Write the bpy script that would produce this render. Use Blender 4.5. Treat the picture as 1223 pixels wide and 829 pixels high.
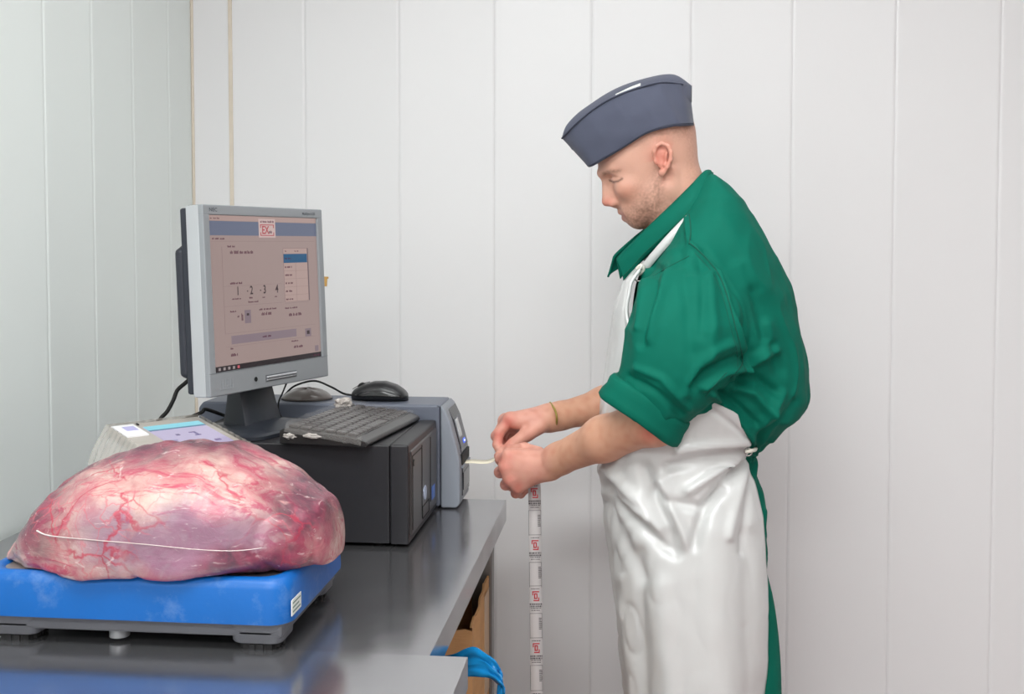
import bpy, bmesh, math, random
import numpy as np
from mathutils import Vector, Matrix, noise
for _o in list(bpy.data.objects): bpy.data.objects.remove(_o)
scene = bpy.context.scene
COL = scene.collection
R = math.radians
random.seed(4)

# ------------------------------------------------------------------ camera
F, YAW, PIT, PX, PY, CAMH = 1340.0, R(6.13), R(2.6), 611.5, 351.0, 1.40
cam_d = bpy.data.cameras.new('camera'); cam = bpy.data.objects.new('camera', cam_d); COL.objects.link(cam)
cam.location = (0, 0, CAMH); cam.rotation_euler = (R(90) - PIT, 0, YAW)
cam_d.sensor_width = 36.0; cam_d.lens = F * 36.0 / 1223.0
cam_d.shift_y = (PY - 414.5) / 1223.0
cam_d.clip_start = 0.02
scene.camera = cam

# ------------------------------------------------------------------ world, exposure
EXPO = 0.30
w = bpy.data.worlds.new('world'); scene.world = w; w.use_nodes = True
w.node_tree.nodes['Background'].inputs[0].default_value = (0.8, 0.85, 0.9, 1)
w.node_tree.nodes['Background'].inputs[1].default_value = 0.1
vs = scene.view_settings
vs.view_transform = 'Standard'; vs.look = 'None'; vs.exposure = EXPO; vs.gamma = 1.0; vs.use_curve_mapping = False

# the room's ceiling lamps: (x, y, length x, width y, watts); the fittings are built with the room
CEIL = 2.62
CEILING_LAMPS = [(-0.30, 0.75, 1.15, 0.5, 20.0), (1.15, 0.75, 1.15, 0.5, 3.5),
                 (-0.30, -0.85, 1.15, 0.5, 36.0), (1.15, -0.85, 1.15, 0.5, 5.0), (0.10, 1.85, 1.15, 0.4, 2.6)]

# ------------------------------------------------------------------ pixel helpers (a pixel gives a direction only)
_cy, _sy, _cp, _sp = math.cos(YAW), math.sin(YAW), math.cos(PIT), math.sin(PIT)
CAMP = np.array([0, 0, CAMH]); FW = np.array([-_sy*_cp, _cy*_cp, -_sp]); RT = np.array([_cy, _sy, 0.0]); UP = np.cross(RT, FW)
def ray(x, y): return FW + RT*(x-PX)/F - UP*(y-PY)/F
def onz(x, y, z): r = ray(x, y); return CAMP + r*(z-CAMH)/r[2]
def ony(x, y, v): r = ray(x, y); return CAMP + r*v/r[1]
MANY = 2.2
def M(x, y, dy=0.0): return ony(x, y, MANY + dy)

# ------------------------------------------------------------------ materials
def lin(c):
    return tuple(((v/255.0)/12.92 if v/255.0 <= 0.04045 else ((v/255.0+0.055)/1.055)**2.4) for v in c)
MATS = {}
def mat(name, rgb, rough=0.5, metal=0.0, var=0.0, vscale=8.0, bump=0.0, bscale=60.0, coat=0.0, coat_rough=0.1,
        emit=None, estr=1.0, alpha=1.0, trans=0.0, ior=1.45, spec=0.5, sheen=0.0, stretch=(1, 1, 1), sss=0.0):
    if name in MATS: return MATS[name]
    m = bpy.data.materials.new(name); m.use_nodes = True; nt = m.node_tree; b = nt.nodes['Principled BSDF']
    c = lin(rgb) + (1,)
    b.inputs['Base Color'].default_value = c; b.inputs['Roughness'].default_value = rough; b.inputs['Metallic'].default_value = metal
    b.inputs['Coat Weight'].default_value = coat; b.inputs['Coat Roughness'].default_value = coat_rough
    b.inputs['Alpha'].default_value = alpha; b.inputs['Transmission Weight'].default_value = trans; b.inputs['IOR'].default_value = ior
    b.inputs['Specular IOR Level'].default_value = spec; b.inputs['Sheen Weight'].default_value = sheen
    b.inputs['Subsurface Weight'].default_value = sss
    if sss: b.inputs['Subsurface Radius'].default_value = (0.012, 0.005, 0.003); b.inputs['Subsurface Scale'].default_value = 1.0
    if emit is not None:
        b.inputs['Emission Color'].default_value = lin(emit) + (1,); b.inputs['Emission Strength'].default_value = estr * 2.0**(-EXPO)
    tc = nt.nodes.new('ShaderNodeTexCoord'); mp = nt.nodes.new('ShaderNodeMapping')
    mp.inputs['Scale'].default_value = stretch; nt.links.new(tc.outputs['Object'], mp.inputs[0])
    if var > 0:
        n = nt.nodes.new('ShaderNodeTexNoise'); n.inputs['Scale'].default_value = vscale; n.inputs['Detail'].default_value = 6
        nt.links.new(mp.outputs[0], n.inputs['Vector'])
        mx = nt.nodes.new('ShaderNodeMix'); mx.data_type = 'RGBA'; mx.blend_type = 'MIX'
        mx.inputs[6].default_value = tuple(min(1, v*(1+var)) for v in c[:3]) + (1,)
        mx.inputs[7].default_value = tuple(v*(1-var) for v in c[:3]) + (1,)
        nt.links.new(n.outputs[0], mx.inputs[0]); nt.links.new(mx.outputs[2], b.inputs['Base Color'])
    if bump > 0:
        n2 = nt.nodes.new('ShaderNodeTexNoise'); n2.inputs['Scale'].default_value = bscale; n2.inputs['Detail'].default_value = 4
        nt.links.new(mp.outputs[0], n2.inputs['Vector'])
        bp = nt.nodes.new('ShaderNodeBump'); bp.inputs['Strength'].default_value = bump; bp.inputs['Distance'].default_value = 0.004
        nt.links.new(n2.outputs[0], bp.inputs['Height']); nt.links.new(bp.outputs[0], b.inputs['Normal'])
    MATS[name] = m
    return m

# ------------------------------------------------------------------ object helpers
def tag(o, label=None, cat=None, group=None, kind=None):
    if label: o['label'] = label
    if cat: o['category'] = cat
    if group: o['group'] = group
    if kind: o['kind'] = kind
    return o
def empty(name, loc=(0, 0, 0), rz=0.0, parent=None):
    o = bpy.data.objects.new(name, None); COL.objects.link(o); o.location = loc; o.rotation_euler = (0, 0, rz)
    o.empty_display_size = 0.05
    if parent: o.parent = parent
    return o
def link_mesh(name, me, m, parent=None, smooth=False, loc=None, rot=None):
    o = bpy.data.objects.new(name, me); COL.objects.link(o)
    if m is not None and len(me.materials) == 0: me.materials.append(m)
    if smooth: me.polygons.foreach_set('use_smooth', [True]*len(me.polygons))
    if parent: o.parent = parent
    if loc is not None: o.location = loc
    if rot is not None: o.rotation_euler = rot
    return o
def from_bm(name, bm, m, parent=None, smooth=False, **k):
    me = bpy.data.meshes.new(name); bmesh.ops.recalc_face_normals(bm, faces=bm.faces); bm.to_mesh(me); bm.free()
    return link_mesh(name, me, m, parent, smooth, **k)
def raw(name, verts, faces, m, parent=None, smooth=True, **k):
    me = bpy.data.meshes.new(name); me.from_pydata([tuple(map(float, v)) for v in verts], [], [tuple(map(int, f)) for f in faces]); me.update()
    return link_mesh(name, me, m, parent, smooth, **k)
def bm_box(bm, lo, hi, bev=0.0, seg=2):
    lo = Vector(lo); hi = Vector(hi); c = (lo+hi)/2; s = hi-lo
    r = bmesh.ops.create_cube(bm, size=1.0, matrix=Matrix.Translation(c) @ Matrix.Diagonal((s.x, s.y, s.z, 1)))
    if bev > 0:
        es = list({e for v in r['verts'] for e in v.link_edges})
        bmesh.ops.bevel(bm, geom=es, offset=min(bev, min(s)*0.49), segments=seg, affect='EDGES', profile=0.5)
def box(name, lo, hi, m, parent=None, bev=0.0, seg=2, smooth=None, **k):
    bm = bmesh.new(); bm_box(bm, lo, hi, bev, seg)
    o = from_bm(name, bm, m, parent, **k)
    if bev > 0: wn(o)
    return o
def wn(o):
    o.data.polygons.foreach_set('use_smooth', [True]*len(o.data.polygons))
    k = o.modifiers.new('weighted_normals', 'WEIGHTED_NORMAL'); k.weight = 100; k.keep_sharp = True
    return o
def shade(o, ang=35):
    me = o.data
    me.polygons.foreach_set('use_smooth', [True]*len(me.polygons))
    me.set_sharp_from_angle(angle=R(ang))
    return o
def bm_cyl(bm, p, q, r1, r2=None, n=20):
    p = Vector(p); q = Vector(q); r2 = r1 if r2 is None else r2; d = q-p
    rot = d.to_track_quat('Z', 'Y').to_matrix().to_4x4()
    bmesh.ops.create_cone(bm, cap_ends=True, segments=n, radius1=r1, radius2=r2, depth=d.length, matrix=Matrix.Translation((p+q)/2) @ rot)
def cyl(name, p, q, r1, m, parent=None, r2=None, n=24, **k):
    bm = bmesh.new(); bm_cyl(bm, p, q, r1, r2, n); o = from_bm(name, bm, m, parent, **k); return shade(o)
def prism(name, pts, axis, a, b, m, parent=None, bev=0.0, seg=2, **k):
    """pts: 2-D outline; axis 'x'|'y'|'z' the extrusion axis from a to b"""
    def v3(p, t): return {'x': (t, p[0], p[1]), 'y': (p[0], t, p[1]), 'z': (p[0], p[1], t)}[axis]
    bm = bmesh.new()
    A = [bm.verts.new(v3(p, a)) for p in pts]; B = [bm.verts.new(v3(p, b)) for p in pts]
    n = len(pts); bm.faces.new(A); bm.faces.new(B[::-1])
    for i in range(n): bm.faces.new((A[i], A[(i+1) % n], B[(i+1) % n], B[i]))
    bmesh.ops.recalc_face_normals(bm, faces=bm.faces)
    if bev > 0: bmesh.ops.bevel(bm, geom=list(bm.edges), offset=bev, segments=seg, affect='EDGES', profile=0.5)
    o = from_bm(name, bm, m, parent, **k)
    return wn(o) if bev > 0 else shade(o, 40)
def spline(pts, n):
    """Catmull-Rom through pts, n samples, any dimension"""
    P = np.array(pts, float); k = len(P); out = []
    for t in np.linspace(0, k-1, n):
        i = min(int(t), k-2); u = t-i
        p0 = P[max(i-1, 0)]; p1 = P[i]; p2 = P[i+1]; p3 = P[min(i+2, k-1)]
        out.append(0.5*((2*p1)+(-p0+p2)*u+(2*p0-5*p1+4*p2-p3)*u*u+(-p0+3*p1-3*p2+p3)*u**3))
    return np.array(out)
def tube(name, pts, r, m, parent=None, n=10, samples=None, smooth=True, closed=False):
    P = spline(pts, samples or max(8, len(pts)*8)) if samples != 0 else np.array(pts, float)
    rr = np.interp(np.linspace(0, 1, len(P)), np.linspace(0, 1, len(r)), r) if hasattr(r, '__len__') else [r]*len(P)
    V = []; Fc = []; up = Vector((0, 0, 1))
    for i, p in enumerate(P):
        if closed: d = Vector(P[(i+1) % len(P)]-P[i-1])
        else: d = Vector(P[min(i+1, len(P)-1)]-P[max(i-1, 0)])
        d.normalize()
        a = d.cross(up)
        if a.length < 1e-3: a = d.cross(Vector((0, 1, 0)))
        a.normalize(); b = a.cross(d); b.normalize()
        for j in range(n):
            t = 2*math.pi*j/n; V.append(Vector(p)+a*math.cos(t)*rr[i]+b*math.sin(t)*rr[i])
    L = len(P)
    for i in range(L if closed else L-1):
        for j in range(n):
            k2 = (i+1) % L; Fc.append((i*n+j, i*n+(j+1) % n, k2*n+(j+1) % n, k2*n+j))
    if not closed: Fc.append(tuple(range(n))[::-1]); Fc.append(tuple((L-1)*n+j for j in range(n)))
    return raw(name, V, Fc, m, parent, smooth)
def grid_mesh(name, G, m, parent=None, thick=0.0, closed_u=False, smooth=True, cap=False, off=-1.0):
    """G: (rows, cols, 3) surface; thick adds a solidify"""
    G = np.asarray(G, float); nr, nc = G.shape[:2]; V = G.reshape(-1, 3); Fc = []
    for i in range(nr-1):
        for j in range(nc if closed_u else nc-1):
            j2 = (j+1) % nc; Fc.append((i*nc+j, i*nc+j2, (i+1)*nc+j2, (i+1)*nc+j))
    if cap: Fc.append(tuple(range(nc))[::-1]); Fc.append(tuple((nr-1)*nc+j for j in range(nc)))
    o = raw(name, V, Fc, m, parent, smooth)
    if thick:
        s = o.modifiers.new('solid', 'SOLIDIFY'); s.thickness = thick; s.offset = off
    return o
def text_mesh(name, s, size, m, parent, loc, rot=None, mtx=None, ext=0.0, align='CENTER', sx=1.0):
    cu = bpy.data.curves.new(name, 'FONT'); cu.body = s; cu.size = size; cu.extrude = ext; cu.align_x = align; cu.align_y = 'CENTER'
    cu.resolution_u = 3; cu.offset = size*0.018
    t = bpy.data.objects.new('tmp_text', cu); COL.objects.link(t)
    dg = bpy.context.evaluated_depsgraph_get(); me = bpy.data.meshes.new_from_object(t.evaluated_get(dg))
    bpy.data.objects.remove(t); bpy.data.curves.remove(cu); me.name = name
    me.transform(Matrix.Diagonal((sx, 1, 1, 1)))
    if mtx is not None: me.transform(mtx)
    else:
        mm = Matrix.Translation(loc)
        if rot is not None: mm = mm @ rot
        me.transform(mm)
    me.materials.clear(); me.materials.append(m)
    return link_mesh(name, me, m, parent)

# ------------------------------------------------------------------ the room
m_wall = mat('wall_panel_white', (234, 233, 234), 0.32, var=0.015, vscale=1.5, bump=0.02, bscale=9, spec=0.4)
m_wall_l = mat('wall_panel_left', (232, 238, 235), 0.3, var=0.015, vscale=1.5, bump=0.02, bscale=9, spec=0.4)
m_tan = mat('sealant_tan', (224, 212, 196), 0.6, var=0.1, vscale=30)
m_floor = mat('floor_resin_grey', (172, 148, 148), 0.5, var=0.1, vscale=6, bump=0.1, bscale=150)
m_ceil = mat('ceiling_white', (236, 236, 234), 0.5)
m_plain = mat('wall_plain_white', (226, 224, 222), 0.5)
XL, XR, YB, YF = -1.108, 2.3, 2.75, -1.9
def struct(o): o['kind'] = 'structure'; return o
struct(box('floor', (XL-0.1, YF-0.1, -0.1), (XR+0.1, YB+0.1, 0), m_floor))
struct(box('ceiling', (XL-0.1, YF-0.1, CEIL), (XR+0.1, YB+0.1, CEIL+0.1), m_ceil))
wb = struct(box('wall_back', (XL-0.1, YB+0.012, 0), (XR+0.1, YB+0.1, CEIL), m_wall))
wl = struct(box('wall_left', (XL-0.1, YF, 0), (XL-0.012, YB+0.012, CEIL), m_wall_l))
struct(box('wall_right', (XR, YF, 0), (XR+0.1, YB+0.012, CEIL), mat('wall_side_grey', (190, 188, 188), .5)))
struct(box('wall_front', (XL-0.1, YF-0.1, 0), (XR+0.1, YF, CEIL), m_plain))
def panel_mesh(wd):
    # a tall panel strip with rolled edges: front at y = 0, local x from 0 to wd
    g, d = 0.0002, 0.0012
    prof = [(g, 0.012), (g, d), (0.0016, d*0.85), (0.0036, 0.0001), (0.0060, -0.0003), (0.010, 0), (wd-0.010, 0), (wd-0.0060, -0.0003), (wd-0.0036, 0.0001), (wd-0.0016, d*0.85), (wd-g, d), (wd-g, 0.012)]
    bm = bmesh.new()
    A = [bm.verts.new((x, y, 0)) for x, y in prof]; B = [bm.verts.new((x, y, CEIL)) for x, y in prof]
    for i in range(len(prof)-1): bm.faces.new((A[i], A[i+1], B[i+1], B[i]))
    bm.faces.new((A[-1], A[0], B[0], B[-1])); bm.faces.new(A); bm.faces.new(B[::-1])
    me = bpy.data.meshes.new('wall_panel'); bmesh.ops.recalc_face_normals(bm, faces=bm.faces); bm.to_mesh(me); bm.free()
    me.polygons.foreach_set('use_smooth', [True]*len(me.polygons)); me.set_sharp_from_angle(angle=R(60))
    return me
xs = [XL+0.001, -1.006, -0.816] + [-0.816+0.2385*i for i in range(1, 13)] + [XR]
cache = {}
for a, b in zip(xs[:-1], xs[1:]):
    k = round(b-a, 3)
    if k not in cache: cache[k] = panel_mesh(b-a); cache[k].materials.append(m_wall)
    link_mesh('wall_panel', cache[k], m_wall, wb, loc=(a, YB, 0))
ys = [2.748, 2.606, 2.411, 2.221, 2.031]
while ys[-1]-0.19 > YF: ys.append(ys[-1]-0.19)
ys.append(YF)
cachel = {}
for a, b in zip(ys[:-1], ys[1:]):
    k = round(a-b, 3)
    if k < 0.03: continue
    if k not in cachel: cachel[k] = panel_mesh(a-b); cachel[k].materials.append(m_wall_l)
    link_mesh('wall_panel', cachel[k], m_wall_l, wl, loc=(XL, b, 0), rot=(0, 0, R(90)))
# tan sealant beads in the corner and over the first joint
t1 = struct(cyl('trim_1', (XL+0.002, YB-0.001, 0), (XL+0.002, YB-0.001, CEIL), 0.0038, m_tan, n=10))
t2 = struct(box('trim_2', (-1.0115, YB-0.0030, 0), (-1.0015, YB+0.002, CEIL), m_tan, bev=0.0012))

# ceiling lamps
m_lamp_house = mat('lamp_housing_white', (238, 238, 236), 0.4)
m_diff = mat('lamp_diffuser', (250, 250, 250), 0.5, emit=(250, 252, 255), estr=2.0)
for i, (x, y, lx, ly, wt) in enumerate(CEILING_LAMPS):
    L = empty('ceiling_light', (x, y, CEIL))
    near = ['over the work tables', 'over the middle of the room', 'behind the tables', 'by the plain grey side wall', 'close to the panelled back wall'][i]
    tag(L, 'white flat ceiling light panel ' + near, 'ceiling light', 'ceiling lights')
    fr = bmesh.new()
    for lo, hi in (((-lx/2-.03, -ly/2-.03, -.06), (lx/2+.03, -ly/2, 0)), ((-lx/2-.03, ly/2, -.06), (lx/2+.03, ly/2+.03, 0)),
                   ((-lx/2-.03, -ly/2, -.06), (-lx/2, ly/2, 0)), ((lx/2, -ly/2, -.06), (lx/2+.03, ly/2, 0))):
        bm_box(fr, lo, hi, 0.004, 1)
    from_bm('frame', fr, m_lamp_house, L)
    box('diffuser', (-lx/2, -ly/2, -.045), (lx/2, ly/2, -.035), m_diff, L)
    ld = bpy.data.lights.new('lamp_tube', 'AREA'); ld.shape = 'RECTANGLE'; ld.size = lx*.96; ld.size_y = ly*.96; ld.energy = wt; ld.color = (0.965, 1.0, 0.99)
    lo_ = bpy.data.objects.new('lamp_tube', ld); COL.objects.link(lo_); lo_.parent = L; lo_.location = (0, 0, -.05)

# small scrap of brown tape on the wall
bm = bmesh.new()
c = ony(388.5, 336, YB-0.0012)
for dx, dz in ((-0.0065, -0.0125), (0.004, -0.0125), (0.005, 0.006), (0.0085, 0.0075), (0.008, 0.0115), (-0.006, 0.012)):
    bm.verts.new((c[0]+dx, c[1], c[2]+dz))
bm.faces.new(bm.verts)
o = from_bm('tape_scrap', bm, mat('tape_ochre', (205, 160, 90), 0.5, var=0.15, vscale=120))
s = o.modifiers.new('s', 'SOLIDIFY'); s.thickness = 0.0012; s.offset = 0
tag(o, 'small torn scrap of ochre tape stuck on the white wall', 'tape')
# ------------------------------------------------------------------ steel tables
TZ = 0.88
def steel(name, rgb, rough, dirt=0.0):
    m = bpy.data.materials.new(name); m.use_nodes = True; nt = m.node_tree; b = nt.nodes['Principled BSDF']
    b.inputs['Metallic'].default_value = 0.90; b.inputs['Base Color'].default_value = lin(rgb)+(1,); b.inputs['Roughness'].default_value = rough
    tc = nt.nodes.new('ShaderNodeTexCoord'); mp = nt.nodes.new('ShaderNodeMapping'); mp.inputs['Scale'].default_value = (3, 260, 260)
    n = nt.nodes.new('ShaderNodeTexNoise'); n.inputs['Scale'].default_value = 1.0; n.inputs['Detail'].default_value = 3
    nt.links.new(tc.outputs['Object'], mp.inputs[0]); nt.links.new(mp.outputs[0], n.inputs['Vector'])
    bp = nt.nodes.new('ShaderNodeBump'); bp.inputs['Strength'].default_value = 0.012; bp.inputs['Distance'].default_value = 0.002
    nt.links.new(n.outputs[0], bp.inputs['Height']); nt.links.new(bp.outputs[0], b.inputs['Normal'])
    n2 = nt.nodes.new('ShaderNodeTexNoise'); n2.inputs['Scale'].default_value = 7.0; n2.inputs['Detail'].default_value = 7
    nt.links.new(tc.outputs['Object'], n2.inputs['Vector'])
    mr = nt.nodes.new('ShaderNodeMapRange'); mr.inputs[1].default_value = 0.3; mr.inputs[2].default_value = 0.75
    mr.inputs[3].default_value = rough*0.85; mr.inputs[4].default_value = rough*1.25+dirt
    nt.links.new(n2.outputs[0], mr.inputs[0]); nt.links.new(mr.outputs[0], b.inputs['Roughness'])
    return m
m_steel = steel('steel_brushed', (168, 167, 170), 0.15, 0.06)
m_steel2 = steel('steel_brushed_b', (180, 179, 182), 0.13, 0.04)
m_leg = steel('steel_leg', (135, 133, 130), 0.35)
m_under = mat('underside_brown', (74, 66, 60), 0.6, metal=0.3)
TXR = -0.252; TYB = 2.236; TYF = 1.372
def table(name, label, x0, x1, y0, y1, z, lip, shelf):
    t = empty(name, ((x0+x1)/2, (y0+y1)/2, 0)); ox, oy = (x0+x1)/2, (y0+y1)/2
    tag(t, label, 'table', 'steel work tables')
    def L(p): return (p[0]-ox, p[1]-oy, p[2])
    o = box('tabletop', L((x0, y0, z-lip)), L((x1, y1, z)), m_steel if shelf else m_steel2, t, bev=0.0)
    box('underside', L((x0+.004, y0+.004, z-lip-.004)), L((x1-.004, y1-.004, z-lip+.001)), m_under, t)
    for lx in (x0+.03, x1-.06):
        for ly in (y0+.03, y1-.075):
            lg = box('leg', L((lx, ly, .02)), L((lx+.04, ly+.04, z-lip)), m_leg, t, bev=0.003, seg=1)
            box('foot', L((lx+.004, ly+.004, 0)), L((lx+.036, ly+.036, .02)), mat('foot_black', (30, 30, 32), .6), lg)
    if shelf: box('lower_shelf', L((x0+.02, y0+.03, .20)), L((x1-.02, y1-.03, .225)), m_leg, t, bev=0.002, seg=1)
    return t
table('work_table', 'grey steel work table under the computer and the blue scale', -1.095, TXR, TYF-.001, TYB, TZ, 0.042, True)
table('work_table', 'second steel table butted against the computer table, with an empty bare top', -1.095, -0.203, 0.75, TYF-.001, TZ+.001, 0.040, False)

# ------------------------------------------------------------------ cardboard box with a torn rim, blue bag
m_card = mat('cardboard_brown', (196, 148, 100), 0.85, var=0.14, vscale=14, bump=0.25, bscale=40, stretch=(1, 1, 6))
bx0, bx1, by0, by1, bz0, bz1 = -0.62, -0.278, 1.93, 2.20, 0.226, 0.735
cb = empty('cardboard_box', ((bx0+bx1)/2, (by0+by1)/2, bz0)); tag(cb, 'open brown cardboard box with torn rim under the steel table', 'box')
def torn(name, p, q, nrm, seed, zt):
    n = 26; random.seed(seed); V = []; p = np.array(p); q = np.array(q); nrm = np.array(nrm)*0.004
    for i in range(n):
        t = i/(n-1); b = p+(q-p)*t; z = zt(t)+0.006*noise.noise(Vector((t*14, seed, 0)))+random.uniform(-.002, .002)
        off = nrm*0.6*noise.noise(Vector((t*5, seed, 3)))
        for zz in (bz0, bz1-0.12, z):
            o = off*((zz-bz0)/(bz1-bz0))*2
            V.append((b[0]+o[0]-cb.location.x, b[1]+o[1]-cb.location.y, zz-bz0)); V.append((b[0]+o[0]+nrm[0]-cb.location.x, b[1]+o[1]+nrm[1]-cb.location.y, zz-bz0))
    Fc = []
    for i in range(n-1):
        a = i*6; c_ = a+6
        Fc += [(a, a+2, c_+2, c_), (a+2, a+4, c_+4, c_+2), (a+1, c_+1, c_+3, a+3), (a+3, c_+3, c_+5, a+5), (a+4, a+5, c_+5, c_+4)]
    raw(name, V, Fc, m_card, cb, smooth=False)
torn('side_panel', (bx1-.004, by0, 0), (bx1-.004, by1, 0), (1, 0, 0), 3, lambda t: bz1-0.012+0.028*t)
torn('side_panel', (bx0, by0, 0), (bx0, by1, 0), (1, 0, 0), 5, lambda t: bz1+0.01)
torn('end_panel', (bx0, by0, 0), (bx1, by0, 0), (0, 1, 0), 7, lambda t: bz1-0.006-0.012*t)
torn('end_panel', (bx0, by1-.004, 0), (bx1, by1-.004, 0), (0, 1, 0), 9, lambda t: bz1+0.012)
box('bottom_panel', (bx0-cb.location.x, by0-cb.location.y, 0), (bx1-cb.location.x, by1-cb.location.y, .005), m_card, cb)
# torn flap of paper board hanging on the right side
box('tape_strip', (bx1-cb.location.x, .02, .30), (bx1-cb.location.x+.0015, .09, .50), mat('parcel_tape', (186, 150, 112), .35), cb)

m_bag = mat('blue_film', (28, 140, 205), 0.22, trans=0.25, ior=1.2, coat=0.3, var=0.2, vscale=25)
# a twisted tail of film: comes off the table underside, arches right, hangs down
path = spline([ony(515, 796, 1.66), ony(545, 794, 1.63), ony(570, 790, 1.60), ony(588, 799, 1.58), ony(599, 813, 1.57), ony(598, 836, 1.57), ony(585, 880, 1.58), ony(575, 960, 1.6)], 60)
G = []
for i, p in enumerate(path):
    t = i/59; row = []
    wd = 0.009+0.008*math.sin(min(1, t*1.8)*math.pi)**2+0.010*t
    for j in range(15):
        s = j/14-0.5
        fold = 0.006*math.sin(s*17+t*4)+0.004*math.sin(s*31-t*9)
        d = np.array([0.35*s*2*wd*(0.4+t), -0.55*s*2*wd, -s*2*wd*(1-0.35*t)])
        row.append(p+d+np.array([0.5, -0.8, 0.35])*fold+0.003*np.array(noise.noise_vector(Vector((t*9, s*4, 2)))))
    G.append(row)
o = grid_mesh('plastic_bag', G, m_bag, thick=0.0012)
tag(o, 'crumpled bright blue plastic bag tail hanging at the steel table edge', 'plastic bag')

# ------------------------------------------------------------------ platform scale
m_blue = mat('scale_blue', (0, 92, 170), 0.42, var=0.10, vscale=9, bump=0.05, bscale=120)
def add_scuffs(m, col=(150, 170, 195), lo=.54, hi=.74, amt=.3, sc=14):
    nt = m.node_tree; b = nt.nodes['Principled BSDF']; src = b.inputs['Base Color'].links[0].from_socket
    n = nt.nodes.new('ShaderNodeTexNoise'); n.inputs['Scale'].default_value = sc; n.inputs['Detail'].default_value = 9; n.inputs['Roughness'].default_value = .72
    tc = nt.nodes.new('ShaderNodeTexCoord'); nt.links.new(tc.outputs['Object'], n.inputs['Vector'])
    mr = nt.nodes.new('ShaderNodeMapRange'); mr.inputs[1].default_value = lo; mr.inputs[2].default_value = hi; mr.inputs[4].default_value = amt
    nt.links.new(n.outputs[0], mr.inputs[0]); mx = nt.nodes.new('ShaderNodeMix'); mx.data_type = 'RGBA'
    mx.inputs[7].default_value = lin(col)+(1,); nt.links.new(mr.outputs[0], mx.inputs[0]); nt.links.new(src, mx.inputs[6]); nt.links.new(mx.outputs[2], b.inputs['Base Color'])
add_scuffs(m_blue)
m_base = mat('scale_base_grey', (92, 92, 97), 0.5, var=0.08, vscale=12, bump=.05, bscale=200)
m_rub = mat('rubber_black', (28, 27, 28), 0.7)
SX0, SX1, SY0, SY1 = -0.850, -0.428, 1.348, 1.632
SY0 = 1.352
sz0, sz1 = 0.917, 0.976
sc_ = empty('platform_scale', ((SX0+SX1)/2, (SY0+SY1)/2, TZ)); tag(sc_, 'blue platform weighing scale with grey base on the steel table', 'scale')
hx, hy = (SX1-SX0)/2, (SY1-SY0)/2
def rr(hx, hy, r, n=7):
    P = []
    for cx, cy, a0 in ((hx-r, hy-r, 0), (-hx+r, hy-r, 90), (-hx+r, -hy+r, 180), (hx-r, -hy+r, 270)):
        for k in range(n): a = R(a0+90*k/(n-1)); P.append((cx+r*math.cos(a), cy+r*math.sin(a)))
    return P
# platform cover: a tray with rounded rim
rings = [(0.000, .0), (.002, -.003), (.0, -.0), ]
prof = [(-.006, .000), (.0, .001), (.0005, .006), (-.001, .045), (-.004, .0535), (-.0095, .058), (-.016, .0585), (-.021, .056), (-.0225, .053)]
G = [[(x, y, sz0-TZ+h) for x, y in rr(hx+ins, hy+ins, .030)] for ins, h in prof]
cov = grid_mesh('platform_cover', G, m_blue, sc_, closed_u=True, cap=True); shade(cov, 50)
box('weighing_plate', (-hx+.022, -hy+.022, sz0-TZ+.0515), (hx-.022, hy-.022, sz0-TZ+.0545), steel('scale_plate', (190, 188, 186), .38), sc_, bev=.001, seg=1)
# base frame beneath: a body with arched skirt and four corner feet housings
bm = bmesh.new(); bm_box(bm, (-hx+.012, -hy+.012, .018), (hx-.012, hy-.012, sz0-TZ+.004), .004, 2)
from_bm('base_frame', bm, m_base, sc_)
for sx in (-1, 1):
    for sy in (-1, 1):
        fx, fy = sx*(hx-.047), sy*(hy-.042)
        bm = bmesh.new(); 
        pts = [(x*1.0, y) for x, y in rr(.034, .030, .014, 5)]
        A = [[(fx+x*1.25, fy+y*1.15, sz0-TZ+.001) for x, y in pts], [(fx+x*1.03, fy+y, .024) for x, y in pts], [(fx+x, fy+y, .012) for x, y in pts], [(fx+x*.94, fy+y*.94, .0095) for x, y in pts]]
        bm.free(); h = grid_mesh('foot_housing', A, m_base, sc_, closed_u=True, cap=True); shade(h, 40)
        f = bmesh.new(); bm_cyl(f, (fx, fy, 0), (fx, fy, .009), .026, .026, 28)
        for k in range(14):
            a = k*2*math.pi/14; bm_box(f, (fx+.025*math.cos(a)-.0035, fy+.025*math.sin(a)-.0035, .001), (fx+.025*math.cos(a)+.0035, fy+.025*math.sin(a)+.0035, .008))
        from_bm('levelling_foot', f, m_rub, sc_)
lv = ony(137, 752, SY0+.02)
cyl('level_knob', (lv[0]-sc_.location.x, -hy+.034, .006), (lv[0]-sc_.location.x, -hy+.034, .028), .013, mat('knob_grey', (150, 150, 152), .35, metal=.4), sc_)
box('rating_sticker', (hx+.0002, -hy+.012, sz0-TZ+.010), (hx+.0012, -hy+.052, sz0-TZ+.030), mat('sticker_white', (226, 226, 222), .4), sc_)
for k in range(3): box('sticker_print', (hx+.0011, -hy+.016, sz0-TZ+.0135+.0055*k), (hx+.0015, -hy+.048-.006*(k % 2), sz0-TZ+.0155+.0055*k), mat('print_grey', (120, 135, 125), .5), sc_)

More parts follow.
